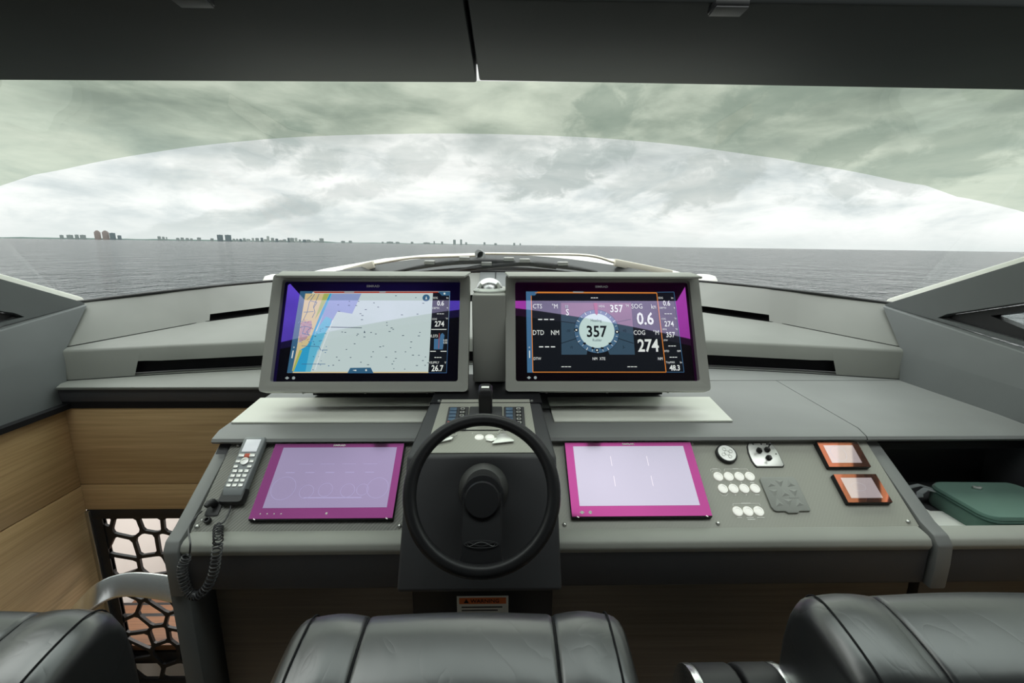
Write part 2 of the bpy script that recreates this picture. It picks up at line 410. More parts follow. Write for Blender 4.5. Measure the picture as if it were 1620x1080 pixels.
# lower gray side walls, leaning outwards (x grows with height)
def side_wall(s):
    side = 'left' if s < 0 else 'right'
    seam = lambda y: max(1.10, 1.328+(y-2.04)*.118)                     # the seam between the two side panels
    f = lambda a, b, c: (s*(1.69+.37*(b-.98)+c), a, b)
    bm = B(); prism(bm, [(-2.4,.975),(1.76,.975),(1.86,1.16),(2.07,seam(2.05)),(.1,1.10),(-2.4,1.10)], 0, .05, f)
    struct('wall_'+side, bm, 'wall_leather', bevel=.006)
    # wooden wall below
    b0 = box(B(), s*1.69 if s > 0 else -1.74, 1.74 if s > 0 else -1.69, -2.4, 1.74, .62, .963)
    struct('wall_'+side, b0, 'oak_side', bevel=.002)
    b0 = box(B(), s*1.69 if s > 0 else -1.74, 1.74 if s > 0 else -1.69, -2.4, 1.74, -1.7, .616)
    struct('wall_'+side, b0, 'oak_side', bevel=.002)
    # upper side panel with the small opening window
    top = lambda y: 1.345+(2.05-y)*.405
    outer = [(2.07,1.328),(-2.4,.93),(-2.4,2.1),(.19,2.1),(2.07,top(2.07)+.004)]
    outer = [(2.07,seam(2.07)-.002),(.2,seam(.2)+.02),(.2,top(.2)),(2.07,top(2.07))]
    slot = [(1.805,1.314),(1.50,seam(1.5)+.014),(.75,seam(.75)+.03),(.75,1.62),(1.0,1.60),(1.50,1.418),(1.77,1.335)]
    g = lambda a, b, c: (s*(1.835+c), a, b)
    bm = B(); plate(bm, outer, [slot], 0, .04, g); struct('wall_'+side, bm, 'wall_leather')
    fr = [(1.80,1.316),(1.50,seam(1.5)+.017),(.76,seam(.76)+.035),(.76,1.61),(1.0,1.59),(1.50,1.413),(1.765,1.334)]
    hole = [(1.635,1.349),(1.49,1.313),(.85,1.27),(.85,1.53),(1.0,1.53),(1.49,1.392)]
    bm = B(); plate(bm, fr, [hole], .03, .07, g)
    w = struct('window_%d' % (2 if s < 0 else 3), bm, 'black_satin')
    bm = B(); prism(bm, hole, .05, .052, g); p = finish('pane', bm, glass('side_glass', (.9,.93,.93), .15), parent=w)
    # outer white coaming beyond the side panel
    k = lambda a, b, c: (s*(1.88+c), a, b)
    bm = B(); prism(bm, [(2.16,1.28),(.2,1.9),(.2,2.12),(2.12,top(2.12)+.040)], 0, .16, k); struct('trim_%d' % (1 if s < 0 else 2), bm, 'gel_white', bevel=.01)
    # aft part of the side
    bm = B(); plate(bm, [(-2.4,.97),(.2,1.0),(.2,2.1),(-2.4,2.1)], [[(-2.2,1.25),(0,1.25),(0,1.9),(-2.2,1.9)]], 0, .04, lambda a, b, c: (s*(1.88+c), a, b))
    struct('wall_'+side, bm, 'wall_leather')
side_wall(-1); side_wall(1)
bm = B(); plate(bm, [(-2.05,-.1),(2.05,-.1),(2.05,2.1),(-2.05,2.1)], [[(-1.6,.02),(1.6,.02),(1.6,1.95),(-1.6,1.95)]], -2.45, -2.4, lambda a, b, c: (a, c, b))
struct('wall_back', bm, 'wall_leather')
# dark line between leather and wood, wood wall in front of the stairwell, and behind it
struct('trim_3', bx(-1.70,-.80,1.735,1.80,.958,.985), 'black')
struct('trim_4', bx(-1.712,-1.66,-2.4,1.74,.958,.978), 'black')
struct('wall_front', bx(-1.76,-.70,1.74,1.79,.626,.958), 'oak', bevel=.0015)
struct('wall_front', bx(-1.76,-.70,1.74,1.79,.509,.623), 'oak', bevel=.0015)
struct('wall_below', bx(-2.6,-.3,3.3,3.35,-1.7,.75), 'white'); struct('wall_below', bx(-2.25,-2.2,1.80,3.29,-1.7,.75), 'white')
struct('wall_below', bx(-.82,-.78,1.8,3.3,-1.7,.0), 'white')
# windscreen: bottom edge along the dash, top edge under the roof; a green band tints its upper part
half_b = [(1.835,.2,2.10),(1.835,1.0,1.775),(1.84,1.545,1.552),(1.85,1.85,1.44),(1.868,2.085,1.338),(1.70,2.20,1.352),(1.54,2.33,1.368),(1.36,2.52,1.38),(1.20,2.70,1.39),(.9,2.87,1.402),(.6,2.99,1.411),(.3,3.06,1.418),(0,3.09,1.42)]
half_t = [(1.84,.2,2.13),(1.86,.6,2.13),(1.87,1.0,2.13),(1.87,1.3,2.13),(1.86,1.5,2.13),(1.72,1.60,2.13),(1.55,1.63,2.13),(1.36,1.64,2.13),(1.20,1.65,2.13),(.9,1.65,2.13),(.6,1.65,2.13),(.3,1.65,2.13),(0,1.65,2.13)]
bot = smooth_path([(-x, y, z) for x, y, z in half_b]+half_b[-2::-1], 5); topc = smooth_path([(-x, y, z) for x, y, z in half_t]+half_t[-2::-1], 5)
ARC = [(-900,640),(-500,490),(-200,350),(0,292),(200,248),(400,222),(560,214),(765,212),(1000,222),(1200,247),(1400,282),(1620,335),(1800,395),(2100,520),(2600,760)]
ARC = [(p.x, p.y) for p in smooth_path([(a, b, 0) for a, b in ARC], 6)]
def arc_py(px):
    for (a, b), (c, d) in zip(ARC, ARC[1:]):
        if px <= c:
            return b+(d-b)*(px-a)/(c-a)
    return 760
def ruled(v, i):
    a, b = bot[i], topc[i]; bulge = Vector((0, .10, .05))*math.sin(math.pi*v)*(1 if abs(a.x) < 1.8 else 0)
    return a.lerp(b, v)+bulge
edge = []
for i in range(len(bot)):
    v0 = .98
    for k in range(1, 397):
        p = ruled(k/400, i); w = (p-EYE).dot(fw)
        if w < .15: v0 = .5; break
        x, y = proj(p)
        if y < arc_py(x): v0 = k/400; break
    edge.append(max(.04, v0))
for _ in range(3): edge = [sum(edge[max(0, i-1):i+2])/len(edge[max(0, i-1):i+2]) for i in range(len(edge))]
def sheet(a, b, name, mat, par=None):
    bm = B(); rows = [[bm.verts.new(ruled(a(i)+(b(i)-a(i))*k/8, i)) for i in range(len(bot))] for k in range(9)]
    for r0, r1 in zip(rows, rows[1:]):
        for i in range(len(bot)-1):
            q = (r0[i], r0[i+1], r1[i+1], r1[i])
            if len({tuple(round(c, 5) for c in v.co) for v in q}) == 4: bm.faces.new(q)
    o = finish(name, bm, mat, parent=par, smooth=180); return o
ws = sheet(lambda i: 0, lambda i: edge[i], 'window_4', glass('windscreen_glass', (.985,.995,.985), .06)); ws['kind'] = 'structure'
sheet(lambda i: edge[i], lambda i: 1, 'tinted_band', glass('windscreen_tint', (.67,.73,.62), .06), ws)

# ------------------------------------------------------------------ sea and far shore (leaning with the horizon)
SEA = T_((.055,0,-4.4)) @ Matrix.Rotation(-HEEL, 4, 'Y')
def sea_mat():
    m = bpy.data.materials.new('sea'); m.use_nodes = True; t = NT(m.node_tree); b = t.n['Principled BSDF']
    b.inputs['Base Color'].default_value = (.024,.034,.038,1); b.inputs['Roughness'].default_value = .12; b.inputs['IOR'].default_value = 1.33
    tc = t.new('ShaderNodeTexCoord'); mp = t.new('ShaderNodeMapping'); mp.inputs['Scale'].default_value = (1.15, .9, 1); t.link(tc.outputs['Object'], mp.inputs[0])
    a = t.noise(mp.outputs[0], .24, 4, .62, .5); c = t.noise(mp.outputs[0], .6, 4, .6, .4); e = t.noise(mp.outputs[0], .045, 3, .6)
    h = t.math('ADD', t.math('ADD', t.math('MULTIPLY', a, 1.6), t.math('MULTIPLY', c, 1.3)), t.math('MULTIPLY', e, 3.6))
    bn = t.new('ShaderNodeBump'); bn.inputs['Strength'].default_value = 1.0; bn.inputs['Distance'].default_value = 4.6
    t.link(h, bn.inputs['Height']); t.link(bn.outputs[0], b.inputs['Normal']); return m
bm = B(); box(bm, -24000, 24000, -3000, 26000, -.5, 0); s_ = struct('sea', bm, sea_mat(), matrix=SEA)
def bearing(px):
    """ground position 6 km out under picture column px"""
    d = ray(px, 387); d.z = 0; d = d*(6000/d.y); return d.x, d.y
K = 6000/FPX
shore = principled('shore', (.10,.14,.13), .9, emit=(.30,.36,.37), estr=0.0)
hazed_tones = {'pink': (.37,.32,.305), 'dark': (.20,.25,.27), 'grey': (.33,.38,.38), 'pale': (.45,.50,.49), 'faint': (.33,.39,.39)}  # facade tones paled: distance haze is put into the paint
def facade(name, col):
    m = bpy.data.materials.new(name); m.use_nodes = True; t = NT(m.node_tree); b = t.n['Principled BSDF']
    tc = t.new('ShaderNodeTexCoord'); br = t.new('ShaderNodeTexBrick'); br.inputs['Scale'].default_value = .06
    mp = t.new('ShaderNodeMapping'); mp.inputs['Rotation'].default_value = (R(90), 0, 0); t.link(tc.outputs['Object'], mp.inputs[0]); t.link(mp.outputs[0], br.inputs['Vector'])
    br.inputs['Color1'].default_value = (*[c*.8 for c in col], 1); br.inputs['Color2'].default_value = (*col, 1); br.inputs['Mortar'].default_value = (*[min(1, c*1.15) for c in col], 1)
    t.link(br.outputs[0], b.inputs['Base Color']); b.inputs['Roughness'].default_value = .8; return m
FM = {k: facade('facade_'+k, v) for k, v in hazed_tones.items()}
def building(px0, px1, h, kind, label, group, name='high_rise', crown=0):
    x, y = bearing((px0+px1)/2); w = (px1-px0)*K/2*math.cos(math.atan2(x, y)); H = h*K
    bm = B(); box(bm, -w, w, -w*.8, w*.8, -3, H*(1-.18*crown))
    if crown:
        box(bm, -w*.72, w*.72, -w*.6, w*.6, H*.8, H*.93); box(bm, -w*.4, w*.4, -w*.4, w*.4, H*.92, H)
    else: box(bm, -w*.35, w*.2, -w*.3, w*.3, H*.98, H+.35*K)
    o = finish(name, bm, FM[kind], matrix=SEA @ T_((x, y, 0)) @ Matrix.Rotation(-math.atan2(x, y), 4, 'Z')); return tag(o, label, 'building', group)
far = 'far shore buildings'
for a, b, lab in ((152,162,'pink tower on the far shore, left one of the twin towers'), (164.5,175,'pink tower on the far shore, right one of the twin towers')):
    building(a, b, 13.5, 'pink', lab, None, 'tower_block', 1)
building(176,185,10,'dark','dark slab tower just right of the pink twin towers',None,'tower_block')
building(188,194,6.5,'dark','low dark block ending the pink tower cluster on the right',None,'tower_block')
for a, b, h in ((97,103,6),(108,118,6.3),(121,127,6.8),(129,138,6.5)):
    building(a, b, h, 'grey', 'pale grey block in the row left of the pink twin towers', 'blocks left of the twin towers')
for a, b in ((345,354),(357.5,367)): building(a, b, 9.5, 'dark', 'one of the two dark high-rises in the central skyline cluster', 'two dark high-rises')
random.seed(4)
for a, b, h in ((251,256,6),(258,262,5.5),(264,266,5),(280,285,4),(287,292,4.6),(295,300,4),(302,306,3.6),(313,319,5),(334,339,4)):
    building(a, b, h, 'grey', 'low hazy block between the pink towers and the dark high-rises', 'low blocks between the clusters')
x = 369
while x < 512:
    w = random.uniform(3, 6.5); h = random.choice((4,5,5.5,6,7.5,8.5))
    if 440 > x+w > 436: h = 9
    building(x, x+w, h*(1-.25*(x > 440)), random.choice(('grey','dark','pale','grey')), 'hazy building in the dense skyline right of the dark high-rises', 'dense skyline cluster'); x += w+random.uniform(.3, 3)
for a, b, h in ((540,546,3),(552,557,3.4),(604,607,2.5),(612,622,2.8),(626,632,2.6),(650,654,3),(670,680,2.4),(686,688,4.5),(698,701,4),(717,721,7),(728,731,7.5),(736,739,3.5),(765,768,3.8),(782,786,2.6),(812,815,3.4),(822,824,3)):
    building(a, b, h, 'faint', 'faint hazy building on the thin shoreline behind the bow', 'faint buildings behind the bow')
bm = B(); n_ = 70; lo, hi = [], []
for k in range(n_+1):
    px = -140+980*k/n_; x_, y_ = bearing(px); hh = K*(1.1+.9*noise.noise(Vector((k*.45, 0, 3)))+.9*(px < 520)+.0)*max(.15, min(1, (860-px)/160)); lo.append((x_, y_)); hi.append(max(hh, .5))
for k in range(n_):
    a, b = lo[k], lo[k+1]
    vs = [bm.verts.new(p) for p in ((a[0],a[1]+30,-2),(b[0],b[1]+30,-2),(b[0],b[1]+60,hi[k+1]),(a[0],a[1]+60,hi[k]),(b[0],b[1]+400,-2),(a[0],a[1]+400,-2))]
    bm.faces.new(vs[:4]); bm.faces.new((vs[3],vs[2],vs[4],vs[5]))
struct('shoreline', bm, shore, matrix=SEA)
bo = thing('motor_boat', 'tiny white boat on the sea near the horizon, right of the bow', 'boat', SEA @ T_((300, 2600, 0)))
bm = B(); loft(bm, [[(x_, y_*w, z) for y_, z in ((-2,0),(2,0),(2.4,1.6),(-2.4,1.6))] for x_, w in ((-7,1),(0,1),(5,.7),(8,.1))]); finish('hull', bm, 'gel_white', bo)
finish('cabin', bx(-4,2,-1.5,1.5,1.6,3.6), 'gel_white', bo, bevel=.2)

# ------------------------------------------------------------------ foredeck, cowl and wipers outside the glass
def deck_ring(y, hw, zc, ze): return [(x_*hw, y, zc+(ze-zc)*abs(x_)**3.2) for x_ in [-1+2*k/20 for k in range(21)]]+[(hw*1.02, y, ze-.7), (-hw*1.02, y, ze-.7)]
bm = B(); loft(bm, [deck_ring(3.35,1.75,1.345,1.25), deck_ring(4.2,2.05,1.38,1.27), deck_ring(5.5,2.08,1.41,1.31), deck_ring(8,2.0,1.42,1.36), deck_ring(10.4,1.75,1.405,1.37), deck_ring(13,.9,1.38,1.30)])
struct('deck', bm, 'gel_white', smooth=50)
bm = B(); rows = []
for k in range(25):
    a = -1+2*k/24; rows.append((a*1.08, 3.55-.60*abs(a)**2, 1.42+.105*(1-abs(a)**2)))
loft(bm, [[(x_, y_, z_), (x_*.97, y_-.12, z_-.085), (x_*.97, y_-.12, z_-.2), (x_, y_, z_-.25)] for x_, y_, z_ in rows])
cowl = struct('trim_5', bm, 'deck_grey', smooth=50)
WY = 3.15
def wiper(s, pts_arm, pts_rod, pts_blade, label):
    w = thing('windscreen_wiper', label, 'wiper', aty(*pts_arm[0], WY))
    o0 = w.matrix_world.translation
    P = lambda q, dy=0: aty(*q, WY+dy)-o0
    bm = B(); bar(bm, [P(q) for q in pts_arm], .045, .05, Vector((0,1,0))); finish('arm', bm, 'cream_metal', w, bevel=.006)
    bm = B(); tube(bm, smooth_path([P(q, .01) for q in pts_rod], 5), .009, 8); finish('rod', bm, 'cream_metal', w, smooth=60)
    bm = B(); pts = smooth_path([P(q, -.05) for q in pts_blade], 6); tube(bm, pts, [.009+.014*math.sin(math.pi*k/(len(pts)-1)) for k in range(len(pts))], 6)
    bl = finish('blade', bm, 'rubber_black', w, smooth=60)
    for q in pts_blade[1:-1]:
        bm = B(); c = P(q, -.06); box(bm, c.x-.035, c.x+.035, c.y-.02, c.y+.02, c.z+.005, c.z+.03); finish('clip', bm, 'steel', bl, bevel=.004)
    bm = B(); c = P(pts_rod[-1], -.03); tube(bm, [c+Vector((0,-.03,0)), c+Vector((0,.02,0))], .028, 14); finish('pivot', bm, 'chrome', w, smooth=40)
wiper(-1, [(545,431),(592,418)], [(590,418),(650,408),(700,406),(762,404)], [(618,431),(680,419),(735,413),(805,414),(880,424)], 'cream armed windscreen wiper parked on the left with the lower rod')
wiper(1, [(1062,433),(972,415)], [(975,416),(930,404),(840,402),(758,401)], [(706,431),(770,421),(830,416),(890,421),(945,430)], 'cream armed windscreen wiper parked on the right with the long upper rod')
for px, lab in ((1112,'white rounded deck fitting beyond the right monitor'), (440,'white rounded deck fitting beyond the left monitor')):
    p = aty(px, 443, 4.0); bm = B(); lathe(bm, [(.12,-.12),(.12,0),(.10,.035),(.05,.05),(.001,.052)], 20); o = finish('deck_fitting', bm, 'gel_white', smooth=50, matrix=T_(p)); tag(o, lab, 'deck fitting')

# ================================================================== DASHBOARD
dash = thing('dashboard', 'stepped grey leather dashboard running under the windscreen behind the monitors', 'dashboard', (0,2.0,1.05))
def L(p): return (p[0], p[1]-2.0, p[2]-1.05)
F1 = [(0,2.11,1.17),(.5,2.10,1.17),(1.0,2.035,1.17),(1.4,1.95,1.168),(1.755,1.85,1.167),(1.80,1.837,1.167)]     # front top edge of the lower step
F2 = [(0,2.72,1.27),(.6,2.66,1.262),(1.155,2.45,1.24),(1.453,2.262,1.215),(1.762,1.888,1.175),(1.81,1.85,1.172)] # where its top meets the upper step
F3 = [(0,3.09,1.42),(.6,2.99,1.411),(1.22,2.685,1.39),(1.56,2.34,1.37),(1.862,2.085,1.337),(1.90,2.05,1.333)]    # windscreen edge
def band(rows, thick=None):
    bm = B()
    full = [[(-x, y, z) for x, y, z in r[::-1]]+r[1:] for r in rows]
    full = [[Vector(L(p)) for p in r] for r in full]
    vr = [[bm.verts.new(p) for p in r] for r in full]
    for a, b in zip(vr, vr[1:]):
        for i in range(len(a)-1): bm.faces.new((a[i], a[i+1], b[i+1], b[i]))
    return bm
def lerp(a, b, t_): return tuple(a[i]+(b[i]-a[i])*t_ for i in range(3))
def onrow(r, x):
    for a, b in zip(r, r[1:]):
        if a[0] <= x <= b[0]: return lerp(a, b, (x-a[0])/(b[0]-a[0]))
    return r[-1]
def densify(r, xs): return [onrow(r, x*r[-1][0]) for x in xs]
U = [0,.05,.1,.2,.3,.4,.5,.56,.565,.6,.65,.7,.78,.785,.787,.82,.833,.835,.9,1.0]
f1, f2, f3 = densify(F1, U), densify(F2, U), densify(F3, U)
def round_edge(a, b, c, r=.012):
    """three rows rounding the corner b between a and c"""
    out = []
    for p, q, s in zip(a, b, c):
        p, q, s = Vector(p), Vector(q), Vector(s); u = (p-q).normalized(); v = (s-q).normalized()
        out.append((q+u*r, q+(u+v)*r*.3, q+v*r))
    return [[tuple(o[k]) for o in out] for k in range(3)]
# lower step: front face with a long slot, then its top
base = [(x*1.0, y-.050, 1.05) for x, y, z in f1]
notch_z = [(x*1.0, y-.026, z-(.062 if u < .82 else (.058 if u < .834 else .118))) for (x, y, z), u in zip(f1, U)]
notch_z = [p if u < .834 else b_ for p, b_, u in zip(notch_z, base, U)]
r1 = round_edge(notch_z, f1, f2)
bm = band([notch_z, r1[0], r1[1], r1[2], [lerp(a, b, .97) for a, b in zip(r1[2], f2)], f2])
finish('lower_step', bm, 'dash_leather', dash, smooth=35)
# dark recess behind the lower slot
cut = [k for k, u in enumerate(U) if u <= .8355]
cut = cut+[cut[-1]+1, cut[-1]+2]
up_ = [(x, y-.020, z-.052) for x, y, z in f1]
bm = band([[r[k] for k in cut] for r in (up_, [(x, y+.035, z) for x, y, z in up_], [(x, y+.035, 1.051) for x, y, z in up_])])
finish('air_slot', bm, 'black', dash)
# upper step with a shorter slot at its foot
n2 = []
for (p, q, u) in zip(f2, f3, U):
    n2.append(lerp(p, q, .20) if u < .786 else p)
r3 = [lerp(a, b, .985) for a, b in zip(f2, f3)]
bm = band([n2, [lerp(a, b, .5) for a, b in zip(n2, f3)], r3]); finish('upper_step', bm, 'dash_leather', dash, smooth=35)
cut = [k for k, u in enumerate(U) if u <= .7875]
up_ = [lerp(p, q, .21) for p, q in zip(f2, f3)]
cut = cut+[cut[-1]+1, cut[-1]+2]; up_ = [lerp(p, q, .24) for p, q in zip(f2, f3)]; up_ = [(x, y+.004, z) for x, y, z in up_]
bm = band([[r[k] for k in cut] for r in (up_, [(x, y+.05, z) for x, y, z in up_], [(x, y+.07, z-.006) for x, y, z in f2])]); finish('air_slot', bm, 'black', dash)
bm = B(); pts = [Vector(L(p)) for p in [(-x, y, z+.002) for x, y, z in F3[::-1]]+[(x, y, z+.002) for x, y, z in F3[1:]]]; tube(bm, smooth_path(pts, 5), .008, 6); finish('rubber_edge', bm, 'rubber_black', dash, smooth=60)
for row, off in ((F2, .0015), ([(x, y-.051, 1.0515) for x, y, z in F1], 0)):
    bm = B(); tube(bm, [Vector(L(p)) for p in [(-x, y, z+off) for x, y, z in row[::-1]]+[(x, y, z+off) for x, y, z in row[1:]]], .0018, 5); finish('seam', bm, 'black', dash, smooth=60)
bm = B(); loft(bm, [[L((x, y, z)) for x, y, z in ((x_,2.78,1.305),(x_,3.055,1.420),(x_,3.06,1.412),(x_,2.785,1.297))] for x_ in (-.10,.13)]); finish('centre_shade', bm, 'wall_leather', dash)  # darker sheet over the step's middle: shade between monitors put into its colour
bm = B(); bar(bm, [L((.003,2.76,1.30)), L((.003,3.06,1.426))], .005, .006, Vector((1,0,0))); finish('seam', bm, 'black', dash)
# ledge on the left over the stairwell (and the strip behind the shelf)
bm = B(); profile_x(bm, [(1.80-2,0),(2.26-2,0),(2.26-2,-.03),(1.80-2,-.03)], -.83, 1.80)
finish('rear_ledge', bm, 'shelf_leather', dash)
lg = thing('side_ledge', 'narrow grey leather ledge above the wooden wall at far left', 'ledge', (-1.3,1.74,1.05))
bm = B(); prism(bm, [(-.39,-.018),(.47,-.018),(.47,.5),(-.47,.5),(-.46,.10)], -.012, 0); finish('ledge_top', bm, 'dash_leather', lg, bevel=.004)
finish('fascia', bx(-.40,.47,-.004,.05,-.066,-.012), 'dark_leather', lg, bevel=.004)

# ------------------------------------------------------------------ shelf over the console
sh = thing('console_shelf', 'wide grey leather shelf carrying both large monitors above the instruments', 'shelf', (0,1.26,1.02))
PR = lambda y0: [(y0-1.26,.0),(y0-.010-1.26,.012),(y0-.006-1.26,.02),(y0+.035-1.26,.03)]
def shelf_piece(x0f, x0b, x1f, x1b, name):
    bm = B(); rings = []
    prof = [(.015,-.004),(-.004,.004),(-.010,.012),(-.004,.020),(.035,.030),(.535,.030),(.535,-.004)]
    for xf, xb in ((x0f, x0b), (x1f, x1b)):
        rings.append([(xf+(xb-xf)*(max(0, y)/.535), y, z) for y, z in prof])
    loft(bm, rings); return finish(name, bm, 'shelf_leather', sh, smooth=35)
shelf_piece(-.800,-.825,1.147,1.192,'shelf_panel')
shelf_piece(1.150,1.195,1.70,1.76,'shelf_panel')
for x0, x1, lab in ((-.795,-.20,'white plate lying on the shelf under the left monitor'), (.215,.785,'white plate lying on the shelf under the right monitor')):
    s = -1 if x0 < 0 else 1
    o0 = Vector(((x0+x1)/2, 1.345, 1.0505)); bm = B()
    outx = (x0, x0-.028) if s < 0 else (x1, x1+.028); inx = x1 if s < 0 else x0
    prism(bm, [(outx[0]-o0.x,0),(inx-o0.x,0),(inx-o0.x,.23),(outx[1]-o0.x,.23)], 0, .006)
    o = finish('white_plate', bm, 'white_plate', bevel=.0015, matrix=T_(o0)); tag(o, lab, 'plate')

# ------------------------------------------------------------------ helm console
VP = Vector((0,.219,.1505)).normalized(); PO = Vector((0,1.056,.8725)); PANEL = frame(PO, (1,0,0), VP)
PANI = PANEL.inverted()
con = thing('helm_console', 'broad helm console with sloping instrument panel and dark padded front', 'console', PANEL)
def cf(x, y, z): return PANI @ Vector((x, y, z))
finish('instrument_panel', prism(B(), [(-.752,0),(-.19,0),(-.19,.29),(-.752,.29)], -.012, 0), 'weave', con)
finish('instrument_panel', prism(B(), [(.19,0),(1.16,0),(1.16,.29),(.19,.29)], -.012, 0), 'panel', con)
def world_profile(name, pts, x0, x1, mat, par, inv, bevel=0.0, seg=2):
    bm = B(); profile_x(bm, pts, x0, x1)
    for v in bm.verts: v.co = inv @ v.co
    return finish(name, bm, mat, par, bevel=bevel, seg=seg)
lip = [(1.058,.8735),(1.066,.862),(1.066,.80),(1.05,.80),(1.012,.835),(1.008,.848),(1.014,.862),(1.026,.868)]
apron = [(1.052,.84),(1.052,.733),(1.022,.729),(1.014,.736),(1.014,.840),(1.016,.846)]
for x0, x1 in ((-.752,1.158), (1.205,1.72)):
    world_profile('padded_lip', lip, x0, x1, 'grey_leather', con, PANI, .004)
    world_profile('apron', apron, x0, x1, 'dark_leather', con, PANI, .004)
# padded cheeks at either end of the panel
def cheek(x0, x1, x0b, x1b, name, z_end):
    bm = B()
    cs = [(1.285,1.0185,0),(1.06,.885,0),(1.02,.872,.3),(1.002,.852,.6),(.998,.80,1),(.998,z_end,1)]
    inn = [(1.30,.99),(1.085,.80),(1.06,.80),(1.05,.80),(1.045,.79),(1.045,z_end)]
    rings = []
    for (y, z, t_), (yi, zi) in zip(cs, inn):
        a, b = x0+(x0b-x0)*t_, x1+(x1b-x1)*t_
        rings.append([(a, y, z), (b, y, z), (b, yi, zi), (a, yi, zi)])
    loft(bm, rings)
    for v in bm.verts: v.co = PANI @ v.co
    return finish(name, bm, 'shelf_leather', con, bevel=.005)
cheek(-.795,-.757,-.785,-.748,'side_pad', .728); cheek(1.164,1.206,1.164,1.206,'divider_pad', .728)
# knee panel, side board, black recess
def wbox(name, x0, x1, y0, y1, z0, z1, mat, par, inv, bevel=0.0):
    bm = bx(x0, x1, y0, y1, z0, z1)
    for v in bm.verts: v.co = inv @ v.co
    return finish(name, bm, mat, par, bevel=bevel)
wbox('knee_panel', -.715, 1.17, 1.06, 1.10, 0, .705, 'walnut', con, PANI, .002)
wbox('knee_panel', 1.20, 1.686, 1.06, 1.10, 0, .708, 'walnut', con, PANI, .002)
wbox('knee_recess', -.74, 1.686, 1.10, 1.14, 0, .80, 'black', con, PANI)
wbox('side_board', -.79, -.742, 1.005, 1.20, 0, .727, 'wall_leather', con, PANI, .003)
bm = B(); prism(bm, [(1.06,0),(1.28,0),(1.28,1.02),(1.06,.86)], -.79, -.76, lambda a, b, c: (c, a, b))
for v in bm.verts: v.co = PANI @ v.co
finish('side_board', bm, 'dark_leather', con)
# panel shadow gap under the shelf
wbox('gap_strip', -.745, 1.686, 1.275, 1.30, .99, 1.012, 'black', con, PANI)
for k, (u, v) in enumerate(((-.730,.252),(-.741,.013),(-.217,.011),(.216,.011),(.624,.011),(1.137,.012),(1.128,.252),(.622,.252))):
    bm = B(); lathe(bm, [(.0058,0),(.0058,.002),(.004,.0045),(.001,.005)], 12, lambda x, y, z: (x+u, y+v, z)); finish('screw', bm, 'steel', con, smooth=60)
# open cubby at right
cub = thing('storage_cubby', 'open dark storage cubby to the right of the instrument panel', 'cubby', (1.467,1.068,.80))
finish('cubby_floor', bx(-.255,.25,0,.32,0,.02), 'dark_leather', cub)
finish('back_panel', bx(-.255,.25,.31,.33,0,.215), 'black_satin', cub)
bm = B(); prism(bm, [(0,-.02),(0,.055),(.24,.205),(.33,.205),(.33,-.02)], -.262, -.252, lambda a, b, c: (c, a, b)); finish('side_panel', bm, 'black_satin', cub)
finish('side_panel', bx(.205,.218,.0,.33,-.02,.21), 'dark_leather', cub)

# ------------------------------------------------------------------ wheel pedestal
PB, PT = Vector((0,.902,.828)), Vector((0,1.062,1.076)); w_ = (PT-PB).normalized(); BOX = frame(PB, (1,0,0), w_); BOXI = BOX.inverted()
TOPO = PT; vt = (Vector((0,1.307,1.126))-PT).normalized(); TOP = frame(TOPO, (1,0,0), vt)
ped = thing('wheel_pedestal', 'black box-shaped pedestal in the console centre that carries the steering wheel', 'pedestal', BOX)
bm = B(); rings = []
for x0 in (-.190, .190): rings.append([BOXI @ Vector(p) for p in ((x0,.898,.822),(x0,1.062,1.0765),(x0*.89,1.32,1.129),(x0*.89,1.32,.95),(x0,1.06,.77),(x0,1.05,.735),(x0,.925,.805))])
loft(bm, rings); finish('pedestal_body', bm, 'dark_leather', ped, bevel=.008, seg=3)
bm = B(); prism(bm, [(-.145,.012),(.145,.012),(.135,.275),(-.135,.275)], 0, .0025, lambda a, b, c: BOXI @ (TOP @ Vector((a, b, c)))); finish('top_plate', bm, 'panel', ped)
bm = B(); box(bm, -.185,.185,1.03,1.06,.0,.80)
for v in bm.verts: v.co = BOXI @ v.co
finish('knee_column', bm, 'black_satin', ped, bevel=.003)
bm = B(); box(bm, -.168,.172,1.31,1.62,1.05,1.130)
for v in bm.verts: v.co = BOXI @ v.co
finish('rear_plateau', bm, 'black', ped)
bm = B(); prism(bm, [(-.125,.108),(.125,.108),(.125,.112),(-.125,.112)], .0025, .0035, lambda a, b, c: BOXI @ (TOP @ Vector((a, b, c)))); finish('seam', bm, 'black', ped)
for u, v in ((-.142,.265),(.142,.265)):
    bm = B(); lathe(bm, [(.005,0),(.004,.003),(.001,.0035)], 10, lambda x, y, z: BOXI @ (TOP @ Vector((x+u, y+v, z+.002)))); finish('screw', bm, 'steel', ped, smooth=60)
# warning label on the column
wl = thing('warning_label', 'white warning label with an orange header under the steering wheel', 'label', frame((.0,1.0295,.655), (1,0,0), (0,0,1)))
finish('sheet', bx(-.068,.068,-.05,.04,0,.0006), 'print_white', wl); finish('header', bx(-.062,.062,.016,.035,.0006,.0010), 'orange_print', wl)
bm = B(); writing(bm, 'WARNING', .006, .0255, .011, .0013, bold=.02); prism(bm, [(-.05,.019),(-.036,.019),(-.043,.032)], .001, .0014); finish('heading', bm, 'black', wl)
bm = B(); 
for k in range(5): strip(bm, [(-.056,.006-.010*k),(.052-.012*(k % 2),.006-.010*k)], .004, .0006, .0009)
finish('small_print', bm, 'dark_leather', wl)

